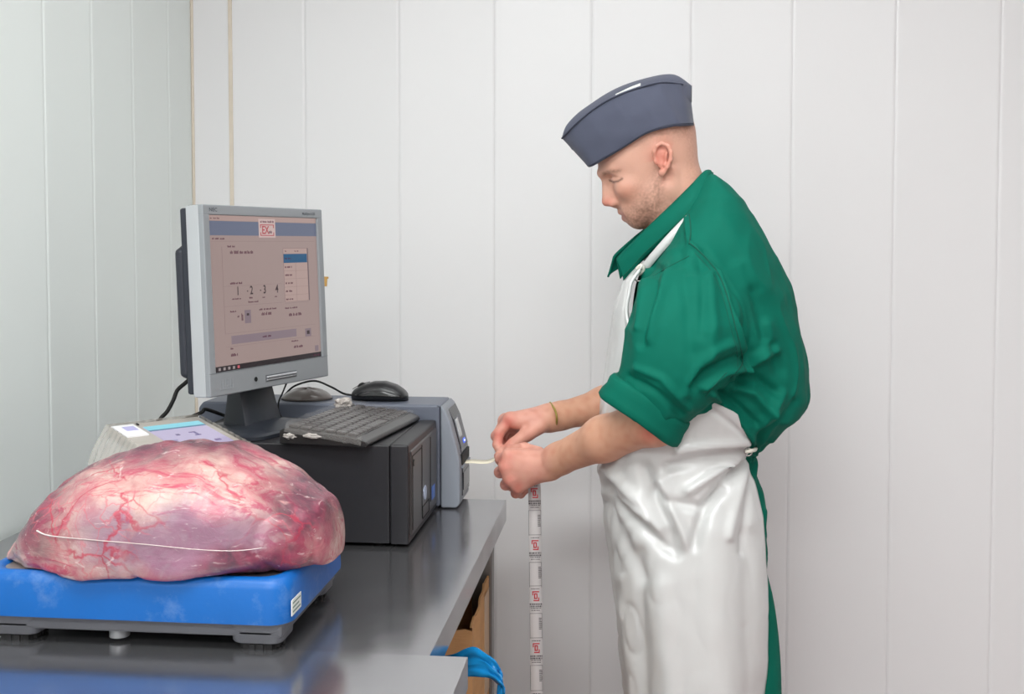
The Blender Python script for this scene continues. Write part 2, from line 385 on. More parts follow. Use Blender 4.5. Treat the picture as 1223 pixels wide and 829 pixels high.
# ------------------------------------------------------------------ vacuum-packed meat
top = [(28, 645), (34, 628), (50, 605), (80, 568), (120, 546), (160, 535), (205, 530), (260, 533), (300, 547), (340, 568), (372, 592), (396, 606), (404, 612), (406, 622)]
bot = [(28, 645), (29, 660), (36, 672), (60, 682), (100, 688), (150, 692), (200, 697), (240, 699), (285, 696), (330, 684), (362, 666), (385, 650), (398, 638), (406, 618)]
MEY = 1.474
tw = np.array([ony(x, y, MEY-0.02) for x, y in top]); bw = np.array([ony(x, y, MEY-0.125) for x, y in bot])
xa, xb = -0.852, -0.398
plate_z = sz0+.0545
NS, NT = 150, 120
G = []
for i in range(NS):
    s = 0.5-0.5*math.cos(math.pi*(i+0.6)/(NS+.2)); X = xa+(xb-xa)*s
    zt = np.interp(X, tw[:, 0], tw[:, 2]); zb = plate_z-.004
    e = (1-(2*s-1)**2)
    zt = min(zt, plate_z+0.158*max(e, 0)**0.34+.002)-.005*min(1, e*3)
    hd = 0.150*max(e, 0.0)**0.34
    zc = zb+(zt-zb)*0.42
    row = []
    for j in range(NT):
        a = 2*math.pi*j/NT; ca, sa = math.cos(a), math.sin(a)
        n_ = 2.35 if sa > 0 else 3.6
        rr_ = (abs(ca)**n_+abs(sa)**n_)**(-1/n_)
        y = -hd*ca*rr_*(1.0); fr_ = min(1, max(0, (ca*rr_-.78)/.2)); z = -(.022*fr_*(1 if sa < 0 else max(0, 1-sa*6))*min(1, max(0, (s-.08)*8))*min(1, max(0, (.80-s)*6)))+ zc+((zt-zc) if sa > 0 else (zc-zb))*sa*rr_
        p = Vector((X, MEY+y+.012, z))
        q = p*9.0
        d = 0.007*noise.noise(p*11+Vector((3, 1, 7)))+0.0045*noise.noise(p*24)+0.0018*noise.noise(p*60)
        d -= 0.004*max(0, 1-abs(noise.noise(p*8+Vector((9, 2, 5))))*9)
        d *= min(1, e*6)
        dirv = Vector(((2*s-1)*0.5, -ca, sa)).normalized()
        if sa < -0.5 and abs(ca) < .8: d = min(d, 0.0)
        # crease where the seal pulls the film in
        row.append(np.array(p+dirv*d))
    G.append(row)
G = np.array(G); G[..., 2] = np.maximum(G[..., 2], np.where(G[..., 1] > SY0+.027, plate_z+.0005, np.where(G[..., 1] > SY0-.0015, sz0+.0595, sz0+.046)))
def meat_mat():
    m = bpy.data.materials.new('meat_vacuum_packed'); m.use_nodes = True; nt = m.node_tree; b = nt.nodes['Principled BSDF']; N = nt.nodes.new; K = nt.links.new
    tc = N('ShaderNodeTexCoord')
    def noise_(scale, detail=6, rough=.55, dist=0.0, vec=None, st=None):
        n = N('ShaderNodeTexNoise'); n.inputs['Scale'].default_value = scale; n.inputs['Detail'].default_value = detail; n.inputs['Roughness'].default_value = rough; n.inputs['Distortion'].default_value = dist
        if st is not None:
            mp = N('ShaderNodeMapping'); mp.inputs['Scale'].default_value = st; mp.inputs['Rotation'].default_value = (0, .3, .2); K(vec or tc.outputs['Object'], mp.inputs[0]); K(mp.outputs[0], n.inputs['Vector'])
        else: K(vec or tc.outputs['Object'], n.inputs['Vector'])
        return n.outputs[0]
    def rng(src, a, b_, c=0., d=1.):
        r = N('ShaderNodeMapRange'); r.interpolation_type = 'SMOOTHSTEP'
        for i, v in zip((1, 2, 3, 4), (a, b_, c, d)): r.inputs[i].default_value = v
        K(src, r.inputs[0]); return r.outputs[0]
    def mixc(f, a, b_):
        x = N('ShaderNodeMix'); x.data_type = 'RGBA'
        K(f, x.inputs[0])
        for s, i in ((a, 6), (b_, 7)):
            if isinstance(s, tuple): x.inputs[i].default_value = lin(s)+(1,)
            else: K(s, x.inputs[i])
        return x.outputs[2]
    def math_(op, a, b_):
        x = N('ShaderNodeMath'); x.operation = op; x.use_clamp = True
        for s, i in ((a, 0), (b_, 1)):
            if isinstance(s, (int, float)): x.inputs[i].default_value = s
            else: K(s, x.inputs[i])
        return x.outputs[0]
    def blob(c, r, soft=.5):
        mp = N('ShaderNodeMapping'); mp.vector_type = 'TEXTURE'; mp.inputs['Location'].default_value = c; mp.inputs['Scale'].default_value = r
        K(warp, mp.inputs[0]); l = N('ShaderNodeVectorMath'); l.operation = 'LENGTH'; K(mp.outputs[0], l.inputs[0])
        return rng(l.outputs['Value'], 1+soft, 1-soft)
    nz = N('ShaderNodeTexNoise'); nz.inputs['Scale'].default_value = 13; nz.inputs['Detail'].default_value = 5; K(tc.outputs['Object'], nz.inputs['Vector'])
    sb = N('ShaderNodeVectorMath'); sb.operation = 'SUBTRACT'; sb.inputs[1].default_value = (.5, .5, .5); K(nz.outputs['Color'], sb.inputs[0])
    sc = N('ShaderNodeVectorMath'); sc.operation = 'SCALE'; sc.inputs['Scale'].default_value = .085; K(sb.outputs[0], sc.inputs[0])
    ad = N('ShaderNodeVectorMath'); ad.operation = 'ADD'; K(tc.outputs['Object'], ad.inputs[0]); K(sc.outputs[0], ad.inputs[1]); warp = ad.outputs[0]
    fat = mixc(rng(noise_(20, 8, .6, .6), .35, .7), (202, 172, 162), (182, 118, 120))
    fat = mixc(rng(noise_(9, 7, .6, 1.2), .48, .68), fat, (180, 92, 106))
    # streaks of red along the length
    st = noise_(9, 8, .68, 1.4, st=(1.0, 3.2, 3.4))
    fat = mixc(math_('MULTIPLY', rng(st, .50, .64), .9), fat, (178, 62, 88))
    # lavender-grey silver skin in the middle
    lav = math_('MULTIPLY', blob((-.565, 1.34, 1.02), (.13, .10, .045), .45), rng(noise_(11, 6, .6, .8), .28, .48))
    fat = mixc(math_('MULTIPLY', lav, .8), fat, (136, 104, 128))
    # dark muscle: left shoulder, top ridge, right end
    dk = math_('MAXIMUM', blob((-.80, 1.42, 1.05), (.085, .14, .055), .5), blob((-.68, 1.50, 1.115), (.18, .085, .038), .5))
    dk = math_('MAXIMUM', dk, blob((-.43, 1.48, 1.05), (.055, .13, .05), .5))
    dk = math_('MAXIMUM', dk, blob((-.46, 1.37, .985), (.085, .06, .026), .5))
    dk = math_('MULTIPLY', dk, rng(noise_(17, 7, .6, .9, st=(1, 1.5, 2.2)), .27, .43))
    mus = mixc(rng(noise_(30, 6, .6, .5), .35, .65), (132, 48, 74), (76, 36, 56))
    col = mixc(math_('MULTIPLY', dk, .95), fat, mus)
    # thin vein lines
    def veins(scale, wdt, msk):
        vo = N('ShaderNodeTexVoronoi'); vo.feature = 'DISTANCE_TO_EDGE'; vo.inputs['Scale'].default_value = scale; K(warp, vo.inputs['Vector'])
        return math_('MULTIPLY', rng(vo.outputs[0], wdt, 0.0), rng(noise_(8, 3, .5, 0), msk, msk+.15))
    col = mixc(math_('MULTIPLY', veins(13, .035, .47), .8), col, (170, 42, 66))
    col = mixc(math_('MULTIPLY', veins(29, .05, .5), .55), col, (196, 84, 100))
    # white film wrinkle streaks
    fw_ = math_('MULTIPLY', rng(noise_(30, 5, .6, 2.2, st=(1, 1, 2.5)), .60, .74), .5)
    col = mixc(fw_, col, (226, 208, 204))
    K(col, b.inputs['Base Color'])
    b.inputs['Roughness'].default_value = .5; b.inputs['Specular IOR Level'].default_value = .3; b.inputs['Coat Weight'].default_value = .7; b.inputs['Coat Roughness'].default_value = .13
    b.inputs['Subsurface Weight'].default_value = 0.0
    bp = N('ShaderNodeBump'); bp.inputs['Strength'].default_value = .55; bp.inputs['Distance'].default_value = .004
    hgt = math_('ADD', math_('MULTIPLY', st, .8), math_('MULTIPLY', noise_(70, 5, .6, 1.0), .35)); K(hgt, bp.inputs['Height']); K(bp.outputs[0], b.inputs['Normal'])
    bp2 = N('ShaderNodeBump'); bp2.inputs['Strength'].default_value = .5; bp2.inputs['Distance'].default_value = .003
    K(noise_(38, 4, .6, 2.5, st=(1, 1, 2)), bp2.inputs['Height']); K(bp2.outputs[0], b.inputs['Coat Normal'])
    return m
meat = grid_mesh('vacuum_packed_meat', G, meat_mat(), closed_u=True, cap=True)
tag(meat, 'large vacuum-packed raw beef joint with white fat lying on the blue scale', 'meat')
# film seal: a welded strip running round the front
m_seal = mat('film_seal', (226, 206, 202), .2, trans=.45, coat=.6)
from mathutils.bvhtree import BVHTree
def front_of(x, z):
    # front surface y of the meat at world x, z
    i = int(np.argmin(np.abs(G[:, 0, 0]-x))); r = G[i]; f = r[r[:, 1] <= r[:, 1].mean()+1e-6]
    return f[np.argmin(np.abs(f[:, 2]-z))]
sp = []
for (px, py) in ((44, 634), (60, 640), (110, 645), (170, 650), (230, 656), (275, 658), (310, 655), (352, 647), (380, 634)):
    g = ony(px, py, 1.36); f = front_of(g[0], g[2]); g = ony(px, py, f[1]-.0015); sp.append(g)
tube('film_seal', sp, [.0014, .0008, .0007, .0006, .0007, .0003], m_seal, meat, n=8)
# ------------------------------------------------------------------ desktop computer lying flat
m_pc = mat('pc_charcoal', (38, 37, 40), 0.42, var=.06, vscale=20, bump=.03, bscale=400)
m_pcf = mat('pc_front_grey', (58, 54, 54), 0.30, var=.08, vscale=10)
m_line = mat('seam_black', (16, 16, 18), .6)
PZ = TZ+.006; PH = 1.056
px0, px1, py0, py1 = -0.80, -0.374, 1.862, 2.135
pc = empty('desktop_computer', ((px0+px1)/2, (py0+py1)/2, TZ)); tag(pc, 'charcoal desktop computer case lying flat on the steel table', 'computer')
def Lp(x, y, z): return (x-pc.location.x, y-pc.location.y, z-TZ)
box('case', Lp(px0, py0, PZ), Lp(px1-.036, py1, PH), m_pc, pc, bev=.003)
box('front_bezel', Lp(px1-.0355, py0-.001, PZ-.001), Lp(px1-.003, py1+.001, PH+.001), m_pc, pc, bev=.004)
fp = box('front_panel', Lp(px1-.006, py0+.012, PZ+.012), Lp(px1, py1-.012, PH-.012), m_pcf, pc, bev=.003)
X_ = px1+.0003
for (y0, y1, z0, z1) in ((py0+.02, py0+.0215, PZ+.02, PH-.022), (py0+.105, py0+.1065, PZ+.02, PH-.018), (py0+.02, py0+.105, PH-.0225, PH-.021), (py0+.19, py0+.1915, PZ+.03, PH-.018)):
    box('seam', Lp(X_-.001, y0, z0), Lp(X_+.0006, y1, z1), m_line, pc)
bg = cyl('badge', Lp(px1-.001, py0+.135, PZ+.06), Lp(px1+.0012, py0+.135, PZ+.06), .013, mat('badge_silver', (190, 200, 225), .25, metal=.3), pc, n=28)
box('sticker', Lp(px1-.001, py0+.205, PZ+.03), Lp(px1+.0008, py0+.235, PZ+.055), mat('sticker_blue', (70, 110, 190), .35), pc)
fr = bmesh.new()
for lo, hi in (((py0+.11, PZ+.016), (py0+.175, PZ+.018)), ((py0+.11, PZ+.038), (py0+.175, PZ+.040)), ((py0+.11, PZ+.016), (py0+.112, PZ+.04)), ((py0+.173, PZ+.016), (py0+.175, PZ+.04))):
    bm_box(fr, Lp(px1-.001, lo[0], lo[1]), Lp(px1+.0008, hi[0], hi[1]))
from_bm('port_cover', fr, m_line, pc)
cyl('power_button', Lp(px1-.001, py0+.03, PH-.035), Lp(px1+.002, py0+.03, PH-.035), .006, mat('button_dark', (30, 28, 28), .3), pc)
for fx in (px0+.05, px1-.06):
    for fy in (py0+.03, py1-.03): cyl('rubber_foot', Lp(fx, fy, TZ), Lp(fx, fy, PZ+.002), .012, m_rub, pc, n=16)

# ------------------------------------------------------------------ monitor
m_sil = mat('monitor_silver', (150, 154, 158), 0.36, metal=.25)
m_sil2 = mat('monitor_silver_side', (184, 187, 190), 0.34, metal=.2)
m_mdk = mat('monitor_back_dark', (44, 47, 56), .45, bump=.03, bscale=500)
m_std = mat('stand_dark', (42, 45, 52), .38, bump=.02, bscale=500)
MW, MH, TILT, MYAW = 0.345, 0.325, R(2.3), R(19)
mon = empty('computer_monitor', (-0.69, 1.985, PH+.001), MYAW*-1); tag(mon, 'silver flat computer monitor on a dark stand, showing a weighing program', 'monitor')
# local frame: +x is the viewing direction (screen normal), +y is screen right, z up; the empty is turned by -yaw
hb = Matrix.Translation((0.035+.012, 0.0, 1.139-PH)) @ Matrix.Rotation(-TILT, 4, 'Y')
def fix(o): o.matrix_local = hb; return o
hw = MW/2
bez = bmesh.new()
SL, SR_, SB, ST = -hw+.0165, hw-.0165, .0400, MH-.0175     # screen opening
DEP = .034
for lo, hi in (((-DEP, -hw, 0), (0, hw, SB)), ((-DEP, -hw, ST), (0, hw, MH)), ((-DEP, -hw, SB-.002), (0, SL, ST+.002)), ((-DEP, SR_, SB-.002), (0, hw, ST+.002))):
    bm_box(bez, lo, hi, .0022, 2)
bz = fix(from_bm('bezel', bez, m_sil, mon)); wn(bz)
for s in (-1, 1): fix(box('side_trim', (-DEP-.002, s*hw-.0012, .001), (-.010, s*hw+.0012, MH-.001), m_sil2, mon, bev=.001, seg=1))
bk = prism('back_housing', [(-hw+.004, .004), (hw-.004, .004), (hw-.004, MH-.004), (-hw+.004, MH-.004)], 'x', -DEP-.020, -DEP+.004, m_mdk, mon, bev=.004); fix(bk)
bk2 = prism('back_bulge', [(-hw+.004, .035), (-hw+.004, MH-.075), (-hw+.05, MH-.05), (hw-.05, MH-.05), (hw-.004, MH-.075), (hw-.004, .035), (hw-.04, .02), (-hw+.04, .02)], 'x', -DEP-.036, -DEP-.018, m_mdk, mon, bev=.006); fix(bk2)
scr_bg = mat('screen_glow_pink', (20, 18, 18), .25, emit=(158, 138, 134), estr=.92)
scr = box('screen', (-.008, SL-.002, SB-.002), (-.0045, SR_+.002, ST+.002), scr_bg, mon); fix(scr)
SW, SH = SR_-SL, ST-SB
def sm(name, rgb, e=.95): return mat('screen_'+name, (15, 15, 15), .25, emit=rgb, estr=e)
cnt = [0]
def ui(u0, v0, u1, v1, m, lay=1, name='screen_field'):
    # u to the right, v downwards, 0..1 on the screen
    return box(name, (-.0046, SL+u0*SW, ST-v1*SH), (-.0046+.00012*lay+.0001, SL+u1*SW, ST-v0*SH), m, scr)
def inkline(u0, v, u1, h=.012, rgb=(84, 66, 72), lay=3):
    # an illegible small line of text: word-like dashes
    u = u0; rs = random.Random(int(u0*997+v*3331))
    bmx = bmesh.new()
    while u < u1-.004:
        wd = min(rs.uniform(.012, .045), u1-u); k = u
        while k < u+wd-.002:
            hh = h*rs.uniform(.6, 1.0)
            bm_box(bmx, (-.0046, SL+k*SW, ST-(v+h/2)*SH), (-.0046+.00012*lay+.0001, SL+(k+.0042)*SW, ST-(v+h/2-hh)*SH)); k += .0078
        u += wd+.009
    from_bm('screen_text', bmx, sm('ink', rgb), scr)
dk = sm('dark', (60, 46, 50)); bar = sm('bluegrey', (100, 107, 128)); pale = sm('pale', (186, 160, 152)); ln = sm('line', (134, 112, 112))
ui(0, 0, 1, .032, sm('toppink', (170, 146, 140)), 1)
ui(0, .036, 1, .128, bar, 1)
ui(.435, .014, .59, .140, sm('logo_card', (196, 172, 168)), 2, 'screen_logo_card')
inkline(.452, .032, .575, .016, (84, 40, 60), 4)
red = sm('logo_red', (170, 60, 72))
lg = bmesh.new()
def lgbox(a, b, c, d): bm_box(lg, (-.0046, SL+a*SW, ST-d*SH), (-.0046+.0007, SL+c*SW, ST-b*SH))
lgbox(.450, .052, .575, .057); lgbox(.450, .123, .575, .128); lgbox(.450, .052, .455, .075); lgbox(.570, .052, .575, .075); lgbox(.450, .105, .455, .128); lgbox(.570, .105, .575, .128)
from_bm('screen_logo_frame', lg, red, scr)
def stext(s, u, v, size, m, name='screen_text', sx=1.0):
    mt = Matrix(((0, 0, 1, -.0038), (1, 0, 0, SL+u*SW), (0, 1, 0, ST-v*SH), (0, 0, 0, 1)))
    return text_mesh(name, s, size, m, scr, None, mtx=mt, sx=sx)
stext('EX', .495, .092, .020, red, sx=.85); inkline(.528, .100, .566, .022, (150, 60, 72), 4)
inkline(.02, .018, .10, .010, (140, 100, 98)); inkline(.03, .148, .13, .012)
ui(.025, .165, .975, .1665, ln, 2); ui(.105, .20, .1065, .76, ln, 2); ui(.105, .455, .63, .4565, ln, 2); ui(.105, .585, .63, .5865, ln, 2); ui(.105, .76, .95, .7615, ln, 2); ui(.105, .845, .95, .8465, ln, 2)
inkline(.155, .198, .215, .014); inkline(.175, .236, .385, .022, (98, 80, 84))
ui(.655, .212, .905, .586, ln, 1); ui(.658, .215, .900, .584, sm('list', (172, 148, 142)), 2)
ui(.658, .253, .892, .315, sm('selected_blue', (26, 82, 120)), 3); inkline(.672, .284, .735, .012, (120, 170, 205), 5)
inkline(.675, .233, .70, .010, lay=4); inkline(.77, .233, .81, .010, lay=4)
for k in range(5):
    inkline(.668, .343+.056*k, .735, .014, lay=5); ui(.658, .370+.056*k, .892, .3715+.056*k, ln, 3)
ui(.775, .318, .7765, .584, ln, 3); ui(.895, .215, .905, .584, sm('scroll', (104, 88, 92)), 4)
inkline(.165, .438, .265, .014)
for k, (d, u) in enumerate((('1', .225), ('2', .345), ('3', .465), ('4', .580))): stext(d, u, .492, .021, dk, sx=.8)
for u in (.308, .425): ui(u, .49, u+.008, .498, dk, 3)
inkline(.175, .540, .255, .009); inkline(.325, .538, .365, .013); inkline(.445, .542, .475, .009); inkline(.56, .542, .585, .009); inkline(.315, .566, .41, .012)
inkline(.155, .620, .205, .012); inkline(.41, .622, .57, .012); inkline(.43, .652, .52, .022); inkline(.655, .628, .785, .012); inkline(.69, .675, .81, .022, (90, 72, 78))
inkline(.215, .655, .228, .014); inkline(.25, .66, .262, .05)
ui(.278, .618, .332, .705, sm('button', (128, 112, 120)), 2, 'screen_button'); ui(.295, .64, .315, .655, dk, 4)
ui(.155, .778, .755, .832, sm('button_wide', (132, 116, 124)), 2, 'screen_button'); inkline(.43, .805, .51, .014, lay=5)
ui(.845, .785, .905, .842, sm('button', (128, 112, 120)), 2, 'screen_button'); ui(.862, .80, .888, .826, dk, 4)
inkline(.145, .858, .175, .014); inkline(.145, .900, .205, .020); inkline(.705, .862, .775, .010); inkline(.725, .902, .815, .020)
ui(.94, .915, .975, .955, sm('button', (128, 112, 120)), 3); 
ui(0, .964, 1, 1, sm('taskbar', (42, 34, 38)), 3, 'screen_taskbar')
for k in range(5): ui(.035+.040*k, .973, .053+.040*k, .991, sm('icon%d' % (k == 4), (150, 140, 140) if k < 4 else (190, 90, 100)), 5, 'screen_icon')
inkline(.92, .982, .98, .014, (110, 104, 108), 5)
m_ink = mat('bezel_print', (70, 74, 82), .5)
def btext(s, y, z, size, sx=1.0):
    mt = Matrix(((0, 0, 1, .0003), (1, 0, 0, y), (0, 1, 0, z), (0, 0, 0, 1)))
    o = text_mesh('bezel_lettering', s, size, m_ink, mon, None, mtx=mt, sx=sx); fix(o)
btext('NEC', -hw+.026, MH-.0088, .0085, 1.25); btext('MultiSync LCD', hw-.045, MH-.0095, .0068)
# control strip and power lamp on the lower bezel
cs = bmesh.new(); bm_box(cs, (-.002, -.022, .0165), (.0035, .066, .0205), .0012, 1); bm_box(cs, (-.002, -.022, .0125), (.0020, .066, .0155), .0008, 1)
fix(from_bm('control_bar', cs, mat('control_silver', (196, 198, 202), .25, metal=.5), mon))
ck = box('control_recess', (-.002, -.024, .0105), (.0006, .068, .0225), mat('recess_dark', (92, 94, 98), .5), mon); fix(ck)
pb = cyl('power_lamp', (-.001, -.052, .0185), (.0009, -.052, .0185), .0042, m_line, mon, n=18); fix(pb)
gm = bmesh.new()
for k in range(6): bm_box(gm, (-.001, -hw+.026+.0065*k, .010), (.0004, -hw+.0275+.0065*k, .028))
for k in range(4): bm_box(gm, (-.001, -hw+.026, .010+.0055*k), (.0004, -hw+.060, .0112+.0055*k))
fix(from_bm('speaker_slots', gm, mat('slot_grey', (150, 154, 158), .5), mon))
sl = bmesh.new(); bm_box(sl, (-.001, -hw, .0395), (.00025, hw, .0402)); fix(from_bm('bezel_seam', sl, mat('seam_grey', (120, 124, 128), .5), mon))
# stand: tapered column and a swept base
Gs = []
for t, wy, x0, x1 in ((0, .050, -.030, .030), (.25, .046, -.026, .020), (.6, .042, -.022, .008), (1, .040, -.020, .000)):
    z = .010+t*.140
    Gs.append([(x0, -wy, z), (x0+.006, -wy-.003, z), (x1-.006, -wy-.003, z), (x1, -wy+.004, z), (x1, wy-.004, z), (x1-.006, wy+.003, z), (x0+.006, wy+.003, z), (x0, wy, z)])
o = grid_mesh('stand_column', Gs, m_std, mon, closed_u=True, cap=True); shade(o, 40)
Gb = []
for h, k in ((0, 1.0), (.006, 1.0), (.010, .95), (.016, .55), (.020, .3)):
    Gb.append([(.005+x*k, y*k, h) for x, y in rr(.080, .100, .03, 6)])
o = grid_mesh('stand_base', Gb, m_std, mon, closed_u=True, cap=True); shade(o, 30)

# ------------------------------------------------------------------ keyboard, turned to face the operator on the right
m_kb = mat('keyboard_black', (38, 36, 36), .35, coat=.4, coat_rough=.15)
m_key = mat('key_black', (52, 47, 47), .38, coat=.35, var=.15, vscale=60)
kb = empty('keyboard', (-.502, 1.985, PH+.001), R(-7)); tag(kb, 'black computer keyboard in creased clear film on the computer case', 'keyboard')
kl, kw = .290, .160      # along y, along x
prof = [(-kw/2, 0), (kw/2-.004, 0), (kw/2, .004), (kw/2-.003, .010), (kw/2-.018, .0155), (-kw/2+.008, .027), (-kw/2, .022)]
body = prism('keyboard_body', prof, 'y', -kl/2, kl/2, m_kb, kb, bev=.002)
# upper surface slope
sx0, sz0_, sx1, sz1_ = kw/2-.020, .0150, -kw/2+.010, .0262
nrow, ncol = 6, 15
bmk = bmesh.new(); bm_box(bmk, (-.0088, -.0083, 0), (.0088, .0083, .005), .0018, 1)
me_key = bpy.data.meshes.new('key'); bmesh.ops.recalc_face_normals(bmk, faces=bmk.faces); bmk.to_mesh(me_key); bmk.free(); me_key.materials.append(m_key)
slope = math.atan2(sz1_-sz0_, sx0-sx1)
for r in range(nrow):
    t = (r+.55)/nrow; x = sx0+(sx1-sx0)*t; z = sz0_+(sz1_-sz0_)*t
    for c in range(ncol):
        if r == 0 and 4 <= c <= 8:
            if c != 6: continue
            o = link_mesh('key', me_key, m_key, kb, loc=(x, (c-7)*.0182, z)); o.rotation_euler = (0, slope, 0); o.scale = (1, 5.3, 1); continue
        o = link_mesh('key', me_key, m_key, kb, loc=(x, (c-7)*.0182+.002*(r % 3), z)); o.rotation_euler = (0, slope, 0)
tube('edge_bead', [(kw/2-.021, -kl/2+.004, .0158), (kw/2-.021, kl/2-.004, .0158)], .0016, m_kb, kb, samples=2)
# creased clear film over the ends of the keyboard
m_film = mat('clear_film', (214, 208, 204), .18, trans=.0, alpha=.10, coat=.5, bump=.6, bscale=70)
Gf = []
for i in range(26):
    row = []
    for j in range(40):
        u = i/25; v = j/39; x = kw/2-.010-(kw-.022)*u; z = .0145+(.0325-.0145)*u
        y = -kl/2-.006+(kl+.012)*v
        nn = noise.noise(Vector((x*60, y*60, 1)))*.0022+noise.noise(Vector((x*160, y*160, 5)))*.0012
        row.append((x, y, z+.0055+nn+(-.016 if j in (0, 39) else 0)))
    Gf.append(row)
grid_mesh('film_cover', Gf, m_film, kb)
# crumpled ends of film
def crumple(name, c, r, m, parent, seed, sq=(1, 1, .5)):
    bm = bmesh.new(); bmesh.ops.create_icosphere(bm, subdivisions=4, radius=1)
    for v in bm.verts:
        p = v.co.copy(); f = 1+.55*noise.noise(p*1.8+Vector((seed, 0, 0)))+.35*abs(noise.noise(p*4+Vector((0, seed, 0))))
        v.co = Vector((c[0]+p.x*r*f*sq[0], c[1]+p.y*r*f*sq[1], c[2]+p.z*r*f*sq[2]))
    return from_bm(name, bm, m, parent, smooth=False)
m_crumple = mat('film_crumple', (190, 182, 176), .25, alpha=.85, coat=.5)
crumple('film_tuft', (-kw/2+.012, kl/2-.03, .034), .016, m_crumple, kb, 3, (1.0, 1.3, .55))
crumple('film_tuft', (-kw/2+.02, -kl/2+.004, .014), .009, m_crumple, kb, 8, (1.3, .8, .6))
crumple('film_tuft', (kw/2-.10, -kl/2-.001, .016), .006, m_crumple, kb, 12, (2.2, .7, .6))

# ------------------------------------------------------------------ label printer
m_pr = mat('printer_bluegrey', (98, 103, 116), .4, bump=.03, bscale=500)
m_prl = mat('printer_light_grey', (136, 141, 150), .4, bump=.03, bscale=500)
m_prd = mat('printer_dark_panel', (44, 46, 52), .22)
LY0, LY1 = 2.146, 2.268
lp = empty('label_printer', (-.6, (LY0+LY1)/2, TZ)); tag(lp, 'grey label printer with slanted front panel behind the computer case', 'printer')
def Lr(x, z): return (x+.6, z-TZ)
hY = (LY1-LY0)/2
ztop = 1.084
prof = [Lr(-.86, TZ+.004), Lr(-.372, TZ+.004), Lr(-.372, ztop-.002), Lr(-.376, ztop), Lr(-.85, ztop), Lr(-.86, ztop-.012)]
prism('cover', prof, 'y', -hY, hY, m_pr, lp, bev=.005, seg=3)
front = [Lr(-.371, TZ+.002), Lr(-.340, TZ+.002), Lr(-.333, TZ+.010), Lr(-.333, .972), Lr(-.3375, .998), Lr(-.352, 1.052), Lr(-.361, 1.074), Lr(-.371, ztop)]
prism('front_frame', front, 'y', -hY, hY, m_prl, lp, bev=.004, seg=3)
# dark front insert following the same profile, proud by a millimetre
ins = [Lr(-.372, TZ+.02), Lr(-.3315, TZ+.02), Lr(-.3315, .972), Lr(-.3362, .998), Lr(-.3505, 1.052), Lr(-.360, 1.072), Lr(-.372, 1.076)]
prism('front_insert', ins, 'y', -hY+.030, hY-.004, m_prd, lp, bev=.001, seg=1)
# slanted display and lit button: placed on the slope between (x=-.3362,z=.998) and (x=-.3505,z=1.052)
def slope_pt(t, y): a = np.array([-.3362+.6, .998-TZ]); b = np.array([-.3505+.6, 1.052-TZ]); p = a+(b-a)*t; return Vector((p[0], y, p[1]))
sa = math.atan2(.0143, .054)
def on_slope(name, t0, t1, y0, y1, m, th=.0012):
    c = slope_pt((t0+t1)/2, (y0+y1)/2); L_ = (t1-t0)*math.hypot(.0143, .054)
    o = box(name, (-th, -(y1-y0)/2, -L_/2), (th, (y1-y0)/2, L_/2), m, lp); o.location = c; o.rotation_euler = (0, -sa, 0); return o
on_slope('control_panel', -.10, 1.0, -.026, .052, mat('printer_panel', (84, 86, 94), .3), .001)
on_slope('display', .30, .95, -.018, .012, mat('lcd_pale', (196, 202, 206), .2), .0018)
on_slope('feed_button', .0, .16, .006, .030, mat('button_blue_lit', (60, 90, 200), .3, emit=(70, 110, 255), estr=.6), .002)
on_slope('feed_button_mark', .05, .11, .013, .023, mat('button_white_lit', (230, 240, 255), .3, emit=(225, 235, 255), estr=.9), .0026)
prism('slot_mouth', [Lr(-.345, .957), Lr(-.3295, .957), Lr(-.3285, .961), Lr(-.345, .963)], 'y', -hY+.02, hY-.006, m_prl, lp)
prism('slot_gap', [Lr(-.345, .964), Lr(-.3308, .964), Lr(-.3308, .984), Lr(-.345, .984)], 'y', -hY+.022, hY-.008, m_line, lp)
box('front_door', (-.345+.6, -hY+.034, .03), (-.3302+.6, hY-.008, .066), mat('door_smoke', (34, 37, 44), .12), lp, bev=.002)
for fx in (-.82, -.37):
    for fy in (-.035, .02): cyl('rubber_foot', (fx+.6, fy, 0), (fx+.6, fy, .006), .010, m_rub, lp, n=14)
# clear dome of film beside the monitor on the printer lid
Gd = []
for i in range(8):
    t = i/7; r_ = math.cos(t*math.pi/2)**.7
    Gd.append([(-.655+.05*r_*math.cos(a)*(1.05-.3*t), 2.205+.045*r_*math.sin(a), ztop+.001+.021*math.sin(t*math.pi/2)+.002*math.sin(5*a)*t) for a in np.linspace(0, 2*math.pi, 28, endpoint=False)])
o = grid_mesh('paper_roll_cover', Gd, mat('smoke_brown', (98, 90, 86), .3, coat=.4), closed_u=True, cap=True)
tag(o, 'low brownish grey domed cover on the printer lid behind the monitor', 'cover')

# ------------------------------------------------------------------ mouse
m_mouse = mat('mouse_black', (32, 32, 34), .3, bump=.03, bscale=400)
mc = ony(454, 474, 2.205); mz = ztop+.0005
ms = empty('computer_mouse', (mc[0], 2.203, mz)); tag(ms, 'black corded computer mouse lying on the label printer', 'mouse')
def mouse_top(u): return np.interp(u, [0, .06, .2, .4, .6, .8, .93, 1], [.012, .022, .031, .038, .0385, .031, .020, .008])
Gm = []
for i in range(30):
    u = i/29; x = -.058+.116*u; ht = mouse_top(u)
    hw_ = .031*(max(0, 1-(2*u-1)**4))**.35*(.92+.1*u)+.001
    row = []
    for j in range(28):
        a = 2*math.pi*j/28; ca, sa = math.cos(a), math.sin(a)
        zz = (ht-.008)*max(0, sa)**.8+.008 if sa > 0 else .008+.008*sa
        row.append((x, hw_*np.sign(ca)*abs(ca)**.75*(1 if sa > 0 else .95), max(0, zz)))
    Gm.append(row)
grid_mesh('mouse_shell', Gm, m_mouse, ms, closed_u=True, cap=True)
Gs = []
